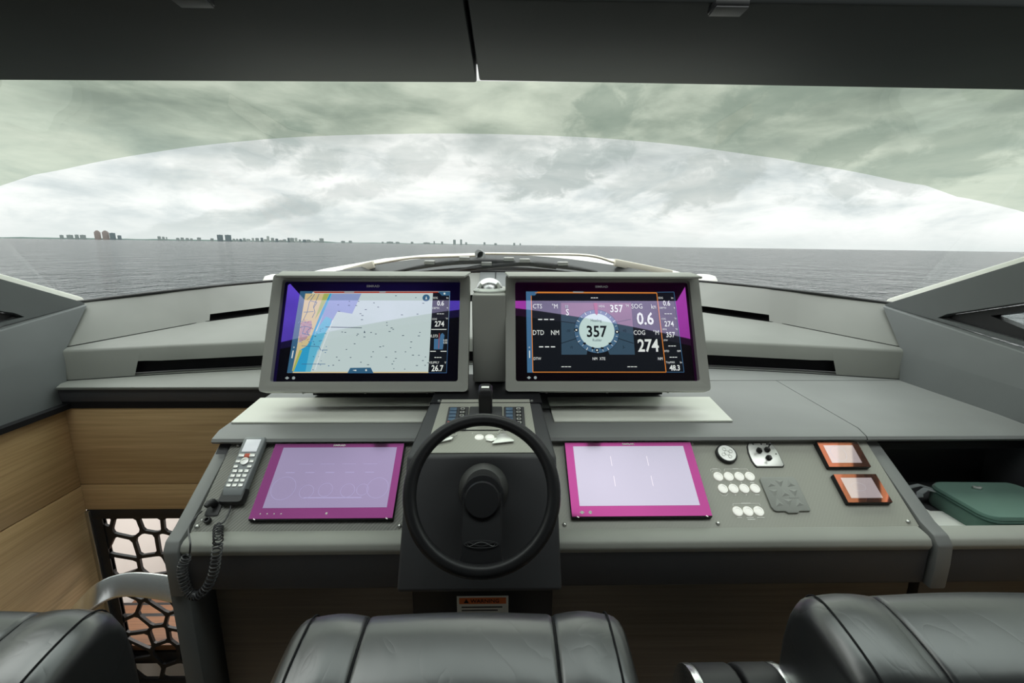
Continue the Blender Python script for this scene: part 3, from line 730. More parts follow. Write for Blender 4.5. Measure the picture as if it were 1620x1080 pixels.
# steering wheel
WC = BOX @ Vector((0,.197,.105)); WH = frame(BOX @ Vector((.006,.197,.0)), (1,0,0), w_)
sw = thing('steering_wheel', 'black leather steering wheel with a single broad spoke', 'steering wheel', WH)
bm = B(); RM, HZ = .1650, .085
pts = [(RM*math.cos(2*math.pi*k/72), RM*math.sin(2*math.pi*k/72)+.010, HZ) for k in range(72)]
tube(bm, pts, (.0155,.0155), 16, closed=True); finish('rim', bm, 'black_satin', sw, smooth=180)
bm = B(); lathe(bm, [(.0615,0),(.0615,.006),(.058,.014),(.046,.032),(.044,.034),(.001,.034)], 40, lambda x, y, z: (x, y+.020, z)); finish('hub_base', bm, 'hub_grey', sw, smooth=40)
bm = B(); lathe(bm, [(.050,.030),(.051,.048),(.047,.062),(.001,.062)], 40); finish('hub', bm, 'black_satin', sw, smooth=40)
bm = B(); lathe(bm, [(.041,.060),(.042,.074),(.038,.080),(.001,.081)], 40, lambda x, y, z: (x, y-.008, z)); finish('hub_cap', bm, 'black_satin', sw, smooth=40)
bm = B(); ring = []
for k in range(13):
    t_ = k/12; y = .02-.170*t_; hw = .047 if t_ < .85 else .047+.02*((t_-.85)/.15)**2; z = .058+.026*min(1, t_*1.3)
    ring.append([(-hw, y, z-.006), (-hw+.004, y, z+.002), (0, y, z-.001), (hw-.004, y, z+.002), (hw, y, z-.006), (0, y, z-.012)])
loft(bm, ring); sp = finish('spoke', bm, 'black_satin', sw, smooth=35)
bm = B(); e1 = [(.037*math.cos(t_), -.100+.0075*math.sin(t_)*(1 if abs(math.cos(t_)) < .9 else .8), .0865) for t_ in [2*math.pi*k/40 for k in range(40)]]
tube(bm, e1, .0009, 5, closed=True); e2 = [(.033*math.cos(t_), -.100+.0035*math.sin(3*t_), .0865) for t_ in [math.pi*k/30 for k in range(31)]]; tube(bm, e2, .0009, 5)
e2 = [(.030*math.cos(t_), -.100-.004*math.sin(3*t_), .0865) for t_ in [math.pi*k/30 for k in range(31)]]; tube(bm, e2, .0009, 5)
finish('embossed_emblem', bm, 'emboss', sp, smooth=60)

# throttle lever
th = thing('throttle_lever', 'black throttle lever with a silver mark, standing behind the steering wheel', 'lever', TOP @ T_((.003,.205,.003)))
finish('mount', bx(-.048,.048,-.05,.02,0,.006), 'dark_leather', th, bevel=.003)
bm = B(); loft(bm, [[(x*a, y*b+yy, z) for x, y in rrect(-1,1,-1,1,.4,4)] for a, b, yy, z in ((.0195,.020,-.005,.004),(.0195,.020,-.003,.03),(.0205,.022,.0,.06),(.0195,.021,.004,.075),(.013,.014,.006,.083))])
finish('grip', bm, 'black_satin', th, smooth=50)
finish('silver_mark', bx(-.011,.011,-.008,.002,.0825,.0840), 'silver', th)
# switch panels
for s, lab in ((-1,'small membrane key panel left of the throttle lever'), (1,'small membrane key panel right of the throttle lever')):
    kp = thing('membrane_keypad', lab, 'switch panel', TOP @ T_((s*.082+.004,.165,.0026)), 'key panels beside the throttle')
    finish('bezel', bx(-.030,.030,-.058,.060,0,.005), 'dark_leather', kp, bevel=.002)
    for r in range(6):
        for c in range(2):
            mat = 'blue_key' if r > 1 else 'red_key'
            if c == 1: mat = 'black_satin'
            a = -.024+c*.028; b = -.052+r*.018
            kk = finish('key', bx(a, a+(.020 if c == 0 else .018), b, b+.014, .005, .0075), mat, kp, bevel=.001)
            if c == 1:
                bm = B(); strip(bm, [(a+.004,b+.003),(a+.014,b+.003),(a+.014,b+.011),(a+.004,b+.011),(a+.004,b+.003)], .0012, .0075, .0078); finish('symbol', bm, 'print_white', kk)
# labelled round buttons on the pedestal and the little bracket print
def push_button(mat_frame, u, v, r, label, group):
    b = thing('push_button', label, 'button', mat_frame @ T_((u, v, .001)), group)
    bm = B(); lathe(bm, [(r,0),(r,.0015),(r*.93,.003),(r*.62,.003),(r*.60,.0022),(.0005,.0022)], 22); finish('cap', bm, 'button_white', b, smooth=50)
    bm = B(); tube(bm, [(r*.66*math.cos(2*math.pi*k/20), r*.66*math.sin(2*math.pi*k/20), .003) for k in range(20)], .0004, 5, closed=True); finish('ring', bm, 'silver', b, smooth=50)
    return b
for u in (-.010, .018): push_button(TOP, u, .078, .0125, 'round white button on the pedestal top behind the wheel', 'pedestal buttons')
bm = B(); strip(bm, [(-.030,.093),(-.030,.098),(.040,.098),(.040,.093)], .0012, .0026, .0031, lambda a, b, c: BOXI @ (TOP @ Vector((a, b, c)))); finish('printed_bracket', bm, 'print_white', ped)
# keys
def key(u, v, rot, label, big):
    k = thing('key', label, 'key', TOP @ T_((u, v, .006)) @ Matrix.Rotation(rot, 4, 'Z'))
    if big:
        bm = B(); prism(bm, [(-.030,-.024),(.030,-.018),(.030,-.012),(.018,.004),(.010,.018),(-.004,.020),(-.014,.010),(-.016,-.004)], 0, .003); finish('fob', bm, 'silver', k, bevel=.001)
        bm = B(); prism(bm, [(-.044,-.004),(-.030,-.010),(-.012,-.004),(-.014,.004),(-.040,.004)], -.002, .0); finish('blade', bm, 'silver', k)
        bm = B(); tube(bm, [(.008*math.cos(t_), .026+.008*math.sin(t_), .003) for t_ in [2*math.pi*q/16 for q in range(16)]], .001, 6, closed=True); finish('ring', bm, 'steel', k)
    else:
        bm = B(); prism(bm, [(-.034,-.003),(-.030,-.006),(-.004,-.009),(.012,-.011),(.020,-.004),(.018,.006),(.004,.009),(-.012,.003)], 0, .003); finish('blade', bm, 'silver', k, bevel=.001)
        bm = B(); tube(bm, [(.024+.008*math.cos(t_), .004+.008*math.sin(t_), .003) for t_ in [2*math.pi*q/16 for q in range(16)]], .001, 6, closed=True); finish('ring', bm, 'steel', k)
key(-.098,.065,R(28),'slim silver key lying on the pedestal at left',False); key(.052,.068,R(4),'wide silver key tag lying over the second pedestal button',True)

# ------------------------------------------------------------------ lower displays in the panel
def printed(bm, m, s, u, v, h, **k): writing(bm, s, u, v, h, .0006, **k); return bm
def lower_display(u0, u1, du0, du1, label, lit_mat, left):
    d = thing('panel_display', label, 'display', PANEL @ T_(((u0+u1)/2, .024, .001)) @ Matrix.Rotation(R(2.5), 4, 'X'))
    cx = (u0+u1)/2; W = (u1-u0)/2
    finish('casing', bx(-W,W,0,.220,-.012,.012), 'black_satin', d, bevel=.002)
    finish('cover_glass', bx(-W+.001,W-.001,.003,.219,.012,.0135), 'glass_plum' if left else 'glass_pink', d)
    sc = finish('lit_screen', bx(du0-cx,du1-cx,.031,.207,.0135,.0139), lit_mat, d)
    bm = B(); writing(bm, 'SIMRAD', 0, .2135, .0055, .0141, bold=.03, sx=1.3); finish('maker_lettering', bm, 'print_white', d)
    a, b = du0-cx, du1-cx
    bm = B()
    if left:
        for cx_, cy_, r in ((.050,.085,.045),(.115,.075,.026),(.165,.08,.026),(.225,.078,.026),(.265,.08,.022),(.305,.085,.040)):
            q = circ(a+cx_-.012, cy_, r*.72, n=28)
            strip(bm, q+[q[0]], .0012, .0139, .0141)
        strip(bm, [(a+.10,.058),(a+.255,.058)], .003, .0139, .0141)
        for k in range(5): strip(bm, [(a+.03+.055*k,.13),(a+.055+.055*k,.13)], .0022, .0139, .0141)
        for k in range(4): strip(bm, [(a+.06+.06*k,.155),(a+.10+.06*k,.155)], .0012, .0139, .0141)
        writing(bm, '---', a+.285, .163, .006, .0140)
        finish('gauge_graphics', bm, 'lit_line', sc)
        bm = B()
        for u in (-.160,-.142,-.124,-.106): prism(bm, circ(u, .016, .0018, n=10), .0135, .0139)
        prism(bm, circ(.012,.016,.003,n=10), .0135, .0139); finish('touch_keys', bm, 'print_white', d)
    else:
        for x in (.105,.21):
            for q in ((.175,.145),(.115,.085)):
                b_ = B(); strip(b_, [(a+x,q[0]),(a+x,q[1])], .002, .0139, .0141); finish('split_line', b_, 'lit_pale', sc)
        bm.free()
        bm = B(); prism(bm, [(-.166,.014),(-.159,.019),(-.152,.014),(-.159,.009)], .0135, .0139); prism(bm, circ(-.137,.014,.0045,n=12), .0135, .0139); finish('touch_keys', bm, 'print_white', d)
    for u in (-W+.014, W-.018):
        bm = B(); strip(bm, [(u,.003),(u+.005,.0005)], .002, .012, .0142); finish('clip', bm, 'steel', d)
lower_display(-.610,-.235,-.582,-.255,'landscape display with faint gauge graphics, set in the console left of the wheel','lit_lilac',True)
lower_display(.235,.610,.259,.584,'landscape display glowing plain white, set in the console right of the wheel','lit_cloud',False)

# small orange-sheen gauge displays
for v0, v1, lab, dial in ((.165,.246,'upper small orange-sheen display at the right end of the console',True), (.059,.143,'lower small orange-sheen display at the right end of the console',False)):
    g = thing('gauge_display', lab, 'display', PANEL @ T_((1.054, v0, .001)) @ Matrix.Rotation(R(2.5 if dial else .6), 4, 'X')); H = v1-v0
    finish('casing', bx(-.062,.062,0,H,-.006,.013), 'black_satin', g, bevel=.002)
    finish('cover_glass', bx(-.061,.061,.001,H-.001,.013,.0142), 'glass_orange', g)
    sc = finish('lit_screen', bx(-.047,.041,.013,H-.012,.0142,.0146), 'lit_rose', g)
    bm = B()
    if dial:
        q = circ(-.014,.043,.022,.024,24); strip(bm, q+[q[0]], .001, .0146, .0148)
    else:
        q = circ(-.010,.045,.020,.012,20); strip(bm, q+[q[0]], .0006, .0146, .0148)
    finish('dial_graphic', bm, 'lit_pale', sc)
# round dial
kd = thing('round_dial', 'round grey rotary dial in a black ring above the push buttons', 'dial', PANEL @ T_((.7135,.2135,0)))
bm = B(); lathe(bm, [(.030,0),(.030,.009),(.028,.011),(.0255,.0105),(.001,.010)], 32); finish('bezel', bm, 'rubber_black', kd, smooth=40)
bm = B(); lathe(bm, [(.0255,.009),(.0250,.0118),(.001,.0122)], 32); fc = finish('face', bm, 'silver', kd, smooth=40)
bm = B()
for k in range(4):
    a = k*math.pi/2+.4; q = circ(.013*math.cos(a), .013*math.sin(a), .005, n=12); strip(bm, q+[q[0]], .0008, .0122, .0127)
q = circ(0,0,.007,n=14); strip(bm, q+[q[0]], .0008, .0122, .0127); finish('symbols', bm, 'rubber', fc)
# joystick plate
js = thing('joystick_plate', 'silver shield-shaped plate with small black control sticks', 'control plate', PANEL @ T_((.828,.173,0)))
shield = [(-.037,0),(.037,0),(.0425,.006),(.0425,.040),(.040,.060),(.032,.078),(-.032,.078),(-.040,.066),(-.0445,.045),(-.0445,.020),(-.041,.006)]
bm = B(); prism(bm, [(x*1.06, y*1.03-.0015) for x, y in shield], 0, .003); finish('gasket', bm, 'rubber_black', js, bevel=.001)
bm = B(); prism(bm, shield, .003, .005); finish('plate', bm, 'silver', js, bevel=.0012)
finish('name_strip', bx(-.024,.024,.070,.076,.005,.0055), 'rubber_black', js)
bm = B()
for k in range(9):
    if k != 5: strip(bm, [(-.020+.0042*k,.073),(-.0172+.0042*k,.073)], .0036, .0055, .0058)
finish('lettering', bm, 'print_white', js)
for u, v, a, h in ((-.013,.050,R(200),.026),(.012,.053,R(60),.022),(.006,.026,R(240),.024)):
    bm = B(); lathe(bm, [(.008,.005),(.0085,.010),(.006,.014),(.003,.018),(.001,.018)], 16, lambda x, y, z: (x+u, y+v, z))
    st = finish('stick', bm, 'rubber_black', js, smooth=40)
    e = Vector((u+.012*math.cos(a), v+.012*math.sin(a), h))
    bm = B(); tube(bm, [(u,v,.014), e], .002, 8); bmesh.ops.create_icosphere(bm, subdivisions=2, radius=.0045, matrix=T_(e)); finish('knob', bm, 'rubber_black', st, smooth=60)
bm = B(); lathe(bm, [(.0022,.005),(.0022,.0056),(.0005,.0057)], 10, lambda x, y, z: (x+.034, y+.040, z)); finish('indicator', bm, 'rubber_black', js)
# push buttons: two rows of four, one of three
rows = [('upper row', .144, (.668,.698,.7285,.759)), ('middle row', .1075, (.669,.699,.7295,.760)), ('bottom row', .043, (.6875,.716,.745))]
for nm, v, us in rows:
    wh = {'upper row': ('leftmost','second','third','rightmost'), 'middle row': ('leftmost','second','third','rightmost'), 'bottom row': ('left','middle','right')}[nm]
    for u, wd in zip(us, wh): push_button(PANEL, u, v, .0135, '%s round white button in the %s of engine buttons' % (wd, nm), 'round white console buttons')
bm = B()
for a, b, c in ((.652,.682,.168),(.692,.762,.168),(.681,.757,.065)): strip(bm, [(a,c-.007),(a+.002,c),(b-.002,c),(b,c-.007)], .0012, .0001, .0005)
strip(bm, [(.654,.158),(.660,.163),(.672,.163),(.680,.159)], .001, .0001, .0005); strip(bm, [(.656,.094),(.664,.0875),(.672,.0875),(.680,.094)], .001, .0001, .0005)
for u, v, w in ((.698,.1255,.003),(.7285,.1255,.004),(.759,.1255,.012),(.699,.090,.004),(.7295,.090,.004),(.760,.090,.012),(.6875,.0265,.013),(.716,.0265,.019),(.7175,.0215,.021),(.745,.0265,.020),(.667,.1685,.014),(.727,.1685,.016),(.719,.0655,.026)):
    b_ = B(); strip(b_, [(u-w/2, v), (u+w/2, v)], .0026, .0001, .0006); finish('printed_mark', b_, 'print_white', con)
finish('printed_legend', bm, 'print_white', con)
# grey rubber cover with triangles
rc = thing('rubber_cover', 'grey rubber cover with embossed triangles beside the push buttons', 'cover', PANEL @ T_((.8345,.041,0)))
out = rrect(-.052,.052,0,.099,.010,4)
out = [(x, y) for x, y in out if y > .0005 or x > .012]+[]
out = [(-.052,.012),(-.048,.003),(-.042,0),(-.018,0),(-.012,-.005),(.014,-.005),(.020,0),(.049,0),(.052,.003),(.052,.089),(.046,.099),(-.046,.099),(-.052,.092)]
bm = B(); prism(bm, out, 0, .006); cv = finish('cover_plate', bm, 'rubber', rc, bevel=.0015)
bm = B()
for r in range(3):
    for c in range(3):
        x, y = -.040+.028*c, .012+.028*r; h_ = .0025
        a, b, d = (x, y), (x+.025, y+.004), (x+.012, y+.024)
        if (r+c) % 2: a, b, d = (x, y+.022), (x+.025, y+.020), (x+.010, y)
        g_ = ((a[0]+b[0]+d[0])/3, (a[1]+b[1]+d[1])/3)
        vs = [bm.verts.new((*p, .006)) for p in (a, b, d)]+[bm.verts.new((*g_, .006+h_))]
        for i in range(3): bm.faces.new((vs[i], vs[(i+1) % 3], vs[3]))
finish('relief', bm, 'rubber', cv)
bm = B(); strip(bm, [(.008,.038),(.034,.038)], .004, .006, .0066); finish('lettering', bm, 'rubber', cv)

# ------------------------------------------------------------------ handset with coiled cord
hs = thing('radio_handset', 'grey radio telephone handset in its cradle with a black coiled cord', 'handset', PANEL @ T_((-.672,.085,0)))
bm = B()
def ring_at(y, hw, z0, z1): return [(x_*hw, y, z0 if zz < 0 else z1) for x_, zz in ((-1,-1),(1,-1),(1,1),(-1,1))]
loft(bm, [ring_at(0,.026,.006,.024), ring_at(.02,.029,.004,.030), ring_at(.08,.029,.006,.029), ring_at(.165,.031,.010,.032), ring_at(.178,.029,.012,.031)])
body = finish('body', bm, 'handset_grey', hs, bevel=.004, seg=3)
bm = B(); loft(bm, [[(x*a, y*b+yy, z) for x, y in rrect(-1,1,-1,1,.35,3)] for a, b, yy, z in ((.030,.022,.006,.0),(.033,.024,.004,.012),(.030,.02,.004,.024))]); finish('cradle', bm, 'rubber_black', hs, smooth=40)
def hz_top(y): return .0305+.00*(y) if y < .08 else .0295+.003*(y-.08)/.085
finish('handset_screen', bx(-.021,.021,.128,.168,.0305,.0330), 'lcd', hs, bevel=.001)
for c in range(2): finish('key', bx(-.024+.030*c,-.008+.030*c,.112,.121,.0295,.0330), 'silver', hs, bevel=.001)
finish('key', bx(-.007,.007,.110,.122,.0295,.0334), 'red_key', hs, bevel=.001)
bm = B(); lathe(bm, [(.011,.028),(.011,.034),(.006,.035),(.0058,.0335),(.001,.0335)], 20, lambda x, y, z: (x, y+.098, z)); finish('key', bm, 'silver', hs, smooth=40)
for a, b in ((-.025,.098),(.013,.098),(-.025,.082),(.013,.082)): finish('key', bx(a,a+.012,b-.004,b+.004,.028,.0325), 'silver', hs, bevel=.001)
for r in range(4):
    for c in range(3): finish('key', bx(-.022+.016*c,-.010+.016*c,.022+.014*r,.031+.014*r,.0295,.0325), 'silver', hs, bevel=.001)
# coiled cord: handset foot -> over the lip -> loop -> up to the plug
HI = hs.matrix_world.inverted()
def pn(px, py, h=.006): p = onplane(px, py, PO, PANEL.col[2].to_3d()) ; return p+PANEL.col[2].to_3d()*h
path = [pn(370,790,.012), pn(366,808,.008), pn(358,826,.010)]
coil = [pn(352,832,.014), pn(350,842,.018), aty(345,856,.985), aty(342,880,.980), aty(338,905,.978), aty(328,928,.976), aty(312,942,.975), aty(298,936,.976), aty(290,915,.978), aty(289,895,.980), aty(297,878,.984)]
back = [aty(300,874,.988), aty(301,858,.99), pn(306,842,.024), pn(316,822,.020), pn(324,812,.016)]
bm = B(); tube(bm, [HI @ p for p in smooth_path(path+[coil[0]], 6)], .0022, 6)
cp = smooth_path(coil, 24); N = len(cp); turns = 40; P2 = []; side = Vector((1,0,0))
for i in range(N*6-5):
    j, fr_ = divmod(i, 6); p = cp[j] if j >= N-1 else cp[j].lerp(cp[j+1], fr_/6)
    d = (cp[min(j+1, N-1)]-cp[max(j-1, 0)]).normalized(); s1 = d.cross(Vector((0,1,.3))).normalized(); s2 = d.cross(s1)
    a = 2*math.pi*turns*i/(N*6-6); ends = min(1, i/40, (N*6-6-i)/30); P2.append(HI @ (p+(s1*math.cos(a)+s2*math.sin(a))*(.0050+.0052*ends)))
tube(bm, P2, .0018, 5)
tube(bm, [HI @ p for p in smooth_path([coil[-1]]+back, 6)], .0022, 6); finish('coiled_cord', bm, 'cord_grey', hs, smooth=60)
sk = thing('cable_socket', 'small black socket plate with a plug and a spare cap at the left panel edge', 'socket', PANEL @ T_((-.720,.045,0)))
bm = B(); prism(bm, rrect(-.016,.020,-.005,.040,.005,3), 0, .003); finish('socket_plate', bm, 'rubber_black', sk, bevel=.001)
bm = B(); tube(bm, [(0,.026,.002),(0,.026,.016),(-.003,.020,.024),(-.006,.010,.026)], [.010,.010,.009,.006], 14); finish('plug', bm, 'rubber_black', sk, smooth=50)
bm = B(); lathe(bm, [(.008,.0),(.009,.008),(.007,.012),(.005,.012),(.005,.006),(.001,.006)], 16, lambda x, y, z: (x+.002, y-.018, z)); finish('socket_cap', bm, 'rubber_black', sk, smooth=40)
for u, v in ((.010,.038),(-.014,-.016)):
    bm = B(); lathe(bm, [(.003,.003),(.002,.005),(.0005,.005)], 8, lambda x, y, z: (x+u, y+v, z)); finish('screw', bm, 'steel', sk)

# ------------------------------------------------------------------ large monitors
MO, MT = Vector((0,1.425,1.161)), Vector((0,1.575,1.4685)); MV = (MT-MO).normalized(); MON = frame(MO, (1,0,0), MV); MN = MON.col[2].to_3d()
def mpx(px, py, cx):
    q = MON.inverted() @ onplane(px, py, MO, MN); return q.x-cx, q.y
def mL(X, Y): return mpx(400+X/4.5, 420+Y/4.5, -.394)
def mR(X, Y): return mpx(780+X/4.5, 420+Y/4.5, .396)
def monitor(cx, s, label, glass_mat):
    d = thing('monitor', label, 'monitor', MON @ T_((cx,0,0)))
    o = rrect(-.334,.334,-.034,.368,.012,4); h = rrect(-.301,.301,-.001,.348,.008,4)
    bm = B(); plate(bm, o, [h], -.018, .016); finish('frame', bm, 'grey_leather', d, bevel=.006, seg=3)
    bm = B(); loft(bm, [[(x*a, (y-.167)*b+.167, z) for x, y in rrect(-.330,.330,-.032,.360,.012,4)] for a, b, z in ((1,1,-.018),(1,.99,-.045),(.93,.92,-.062),(.90,.88,-.10))]); hb = finish('housing', bm, 'black_satin', d, smooth=35)
    for u in (-.2,.0,.2):
        bm = B(); lathe(bm, [(.004,0),(.003,.003),(.0005,.003)], 8, lambda x, y, z: (x+u, -.0345-z, -.006)); finish('screw', bm, 'steel', d)
    finish('cover_glass', bx(-.302,.302,-.002,.35,-.010,-.004), glass_mat, d)
    bm = B(); I = d.matrix_world.inverted(); box(bm, cx-.25,cx+.25,1.60,1.66,1.057,1.25)
    for v in bm.verts: v.co = I @ v.co
    finish('foot', bm, 'black', d)
    # visor: a thin plate reaching back over the screen
    bm = B(); I = d.matrix_world.inverted()
    near, far_ = ((.072,.700),(.06,.722)) if s > 0 else ((-.672,-.070),(-.722,-.06))
    q = [(near[0],1.468),(near[1],1.468),(far_[1],1.62),(far_[0],1.62)]
    prism(bm, q, 1.494, 1.502, lambda a, b, c: I @ Vector((a, b, c+(b-1.468)*.03))); finish('visor', bm, 'grey_leather', d, bevel=.003)
    bm = B(); writing(bm, 'SIMRAD', .0, .333, .0075, -.0036, bold=.03, sx=1.2); finish('maker_lettering', bm, 'dim_white', d)
    bm = B(); prism(bm, [(-.264,.014),(-.257,.019),(-.250,.014),(-.257,.009)], -.004, -.0035); prism(bm, circ(-.236,.014,.005,n=12), -.004, -.0035); finish('touch_keys', bm, 'text_grey', d)
    return d
mon1 = monitor(-.394, -1, 'large left monitor in a grey frame showing a nautical chart', 'glass_purple')
mon2 = monitor(.396, 1, 'large right monitor in a grey frame showing heading 357 and speed 0.6', 'glass_magenta')
Z0 = -.004
class Lay:
    """flat coloured shapes laid on a display, each layer a hair above the last"""
    def __init__(s, f, par): s.f = f; s.par = par; s.k = 0; s.bms = {}
    def bm(s, mat, lv):
        key_ = (mat, lv)
        if key_ not in s.bms: s.bms[key_] = B()
        return s.bms[key_]
    def z(s, lv): return Z0+.0003*lv, Z0+.0003*lv+.0002
    def poly(s, mat, lv, pts): z0, z1 = s.z(lv); prism(s.bm(mat, lv), [s.f(*p) for p in pts], z0, z1)
    def line(s, mat, lv, pts, w=.0016): z0, z1 = s.z(lv); strip(s.bm(mat, lv), [s.f(*p) for p in pts], w, z0, z1)
    def text(s, mat, lv, t_, X, Y, h, align='CENTER', sx=.8, bold=0.0, rot=0.0):
        z0, z1 = s.z(lv); a = s.f(X, Y-h/2); b = s.f(X, Y+h/2); c = s.f(X, Y)
        writing(s.bm(mat, lv if h < 26 else lv+.001*len(s.bms)), t_, c[0], c[1], abs(a[1]-b[1]), z1, align, sx, bold, .0002, rot)
    def done(s, names):
        for (mat, lv), bm in s.bms.items(): finish(names.get(mat, 'screen_graphic'), bm, mat, s.par)
# -- chart on the left monitor
bm = B(); prism(bm, [mL(335,180), mL(1403,180), mL(1378,762), mL(240,762)], Z0, Z0+.0002); c_ = finish('lit_screen', bm, 'chart_sea', mon1)
y = Lay(mL, c_)
y.poly('chart_violet', 1, [(550,197),(770,197),(705,340),(600,325),(480,560),(410,760),(380,760),(440,500)])
y.poly('chart_sea', 2, [(600,325),(640,330),(700,340),(560,440),(500,640),(440,760),(405,760),(470,560),(540,430)])
y.poly('chart_mid', 2, [(535,197),(562,197),(440,470),(560,400),(500,520),(430,690),(410,760),(280,760),(330,600)])
y.poly('chart_shallow', 3, [(530,197),(556,197),(500,330),(440,470),(400,600),(370,760),(285,760),(340,600),(400,500),(450,380)])
y.poly('chart_mid', 4, [(520,360),(560,380),(500,500),(450,620),(420,700),(400,640),(430,520),(470,430)])
y.poly('chart_land', 4, [(372,197),(545,197),(490,310),(400,540),(380,572),(330,600),(290,740),(276,750),(310,590),(350,330)])
y.poly('chart_green', 5, [(505,197),(545,197),(480,320),(440,380)]); y.poly('chart_green', 5, [(330,600),(350,600),(290,750),(278,750)])
y.poly('chart_town', 5, [(345,400),(415,390),(420,440),(380,520),(330,545),(325,500)])
random.seed(11)
for pts in ([(440,200),(400,260),(385,330),(350,400)],[(470,200),(430,290),(440,330),(420,370)],[(360,330),(430,325)],[(410,250),(455,260),(430,300)],[(345,570),(470,575),(480,600),(530,600)],[(345,700),(515,700)],[(370,430),(410,440),(380,470),(400,500)],[(420,205),(385,240)],[(330,440),(370,430),(350,480),(390,490)]):
    y.line('hull_blue', 6, pts, .0018)
for k in range(40):
    a, b = random.uniform(330,420), random.uniform(380,560); y.line(random.choice(('rudder_red','hull_blue','chart_violet')), 6, [(a, b), (a+random.uniform(-18,18), b+random.uniform(-14,14))], .0012)
for k in range(74):
    a = random.uniform(430,1240); b = random.uniform(205,745)
    if a < 560 and b < 500: continue
    y.line('chart_ink', 6, [(a, b), (a+random.uniform(8,16), b)], .0021)
for k in range(26):
    a = random.uniform(350,560); b = random.uniform(420,740); y.line('hull_blue', 6, [(a, b), (a+random.uniform(5,9), b+2)], .0024)
y.line('chart_ink', 6, [(515,435),(775,441)], .0022); y.poly('chart_ink', 7, [(788,478),(794,460),(800,478)]); y.line('chart_white', 6, [(570,385),(500,560),(440,740)], .003)
y.poly('bar_blue', 3, [(335,180),(430,180),(405,210),(372,197),(350,330),(282,762),(240,762)])
y.line('text_white', 8, [(276,658),(286,604)], .0032); y.text('text_white', 8, 'o', 291, 578, 16)
y.poly('bar_red', 6, [(425,183),(1330,183),(1310,194),(440,194)]); y.poly('text_grey', 7, [(650,184),(720,184),(720,191),(650,191)]); y.poly('text_grey', 7, [(900,184),(945,184),(945,190),(900,190)])
y.poly('chart_land', 6, [(282,755),(1250,755),(1250,763),(282,763)])
y.poly('bar_blue', 7, [(672,765),(692,727),(838,725),(858,765)]); y.poly('text_white', 8, [(708,744),(735,740),(735,750)]); y.poly('text_white', 8, [(798,744),(806,734),(812,744),(806,752)])
z0, z1 = y.z(7); a = mL(1233,228); prism(y.bm('bar_blue', 7), circ(a[0], a[1], .0125, n=20), z0, z1); y.poly('text_white', 8, [(1228,238),(1234,215),(1240,238)])
y.poly('screen_black', 6, [(1282,190),(1400,190),(1378,762),(1248,762)])
y.poly('bar_blue', 7, [(1318,183),(1403,183),(1401,212),(1345,212)]); y.poly('text_white', 8, [(1358,192),(1370,192),(1370,204),(1358,204)])
for s, X, Y, h in (('0.6',1336,266,34),('274',1328,413,38),('26.7',1313,729,42)): y.text('text_white', 8, s, X, Y, h, bold=.025)
for s, X, Y, h in (('SOG',1299,228,14),('kn',1385,228,13),('DEPTH',1303,301,13),('ft',1385,300,12),('COG',1293,379,13),('°M',1379,376,12),('0.373',1290,500,20),('0.00',1370,530,14),('0.00',1370,548,14),('VSUPPLY',1290,689,16),('V',1370,689,16)): y.text('text_white', 8, s, X, Y, h)
for Y in (342,653): 
    for k in range(3): y.line('text_white', 8, [(1292+18*k+(18 if Y < 400 else 0), Y), (1306+18*k+(18 if Y < 400 else 0), Y)], .0022)
for q in ([(1270,453),(1378,453)],[(1262,609),(1302,609)],[(1336,609),(1378,609)]): y.line('text_white', 8, q, .0024)
y.poly('hull_blue', 7, [(1288,595),(1290,520),(1322,520),(1324,480),(1330,520),(1335,490),(1350,478),(1364,495),(1360,520),(1352,595)]); y.line('bar_red', 8, [(1327,480),(1322,590)], .002)
y.line('hull_blue', 7, [(1403,190),(1378,762),(1248,762)], .0012)
y.done({'chart_land': 'chart_land', 'text_white': 'readout_text', 'chart_ink': 'depth_soundings', 'bar_blue': 'menu_bar', 'screen_black': 'data_column'})
# -- instruments on the right monitor
bm = B(); prism(bm, [mR(233,180), mR(1290,182), mR(1362,760), mR(243,762)], Z0, Z0+.0002); c_ = finish('lit_screen', bm, 'screen_black', mon2)
y = Lay(mR, c_)
y.poly('slate', 1, [(484,262),(985,262),(1012,632),(832,632),(800,560),(680,560),(668,632),(488,632)])
y.line('screen_black', 2, [(486,552),(600,515)], .002); y.line('screen_black', 2, [(1003,552),(880,512)], .002); y.line('screen_black', 2, [(486,395),(600,410)], .002); y.line('screen_black', 2, [(985,380),(880,400)], .002)
a = mR(739,465); z0, z1 = y.z(2); b = mR(899,465); rr = abs(b[0]-a[0])
prism(y.bm('dial_ring', 2), circ(a[0], a[1], rr, n=48), z0, z1); z0, z1 = y.z(4); 
q = circ(a[0], a[1], rr*1.0, n=48); strip(y.bm('screen_black', 4), q+[q[0]], .0012, *y.z(3))
prism(y.bm('dial_face', 4), circ(a[0]+.0005, a[1]+.002, rr*.79, n=40), z0, z1)
for k in range(-4, 5):
    t_ = R(-90+k*15); c0 = (a[0]+rr*.80*math.cos(t_), a[1]+rr*.80*math.sin(t_)); 
    if k % 2: prism(y.bm('screen_black', 5), [(c0[0]+rr*.09*math.cos(t_+w), c0[1]+rr*.06*math.sin(t_+w)) for w in (0.4,1.9,3.5,5.0)], *y.z(5))
for k in range(24):
    t_ = R(15*k); r0, r1 = rr*.86, rr*(.95 if k % 2 else .99); strip(y.bm('text_white', 5), [(a[0]+r0*math.cos(t_), a[1]+r0*math.sin(t_)), (a[0]+r1*math.cos(t_), a[1]+r1*math.sin(t_))], .0012 if k % 2 else .002, *y.z(5))
for X, Y in ((594,457),(884,470),(741,601)):
    c0 = mR(X, Y); prism(y.bm('screen_black', 6), circ(c0[0], c0[1], .0068, n=16), *y.z(6)); prism(y.bm('text_white', 7), circ(c0[0], c0[1], .0032, n=10), *y.z(7))
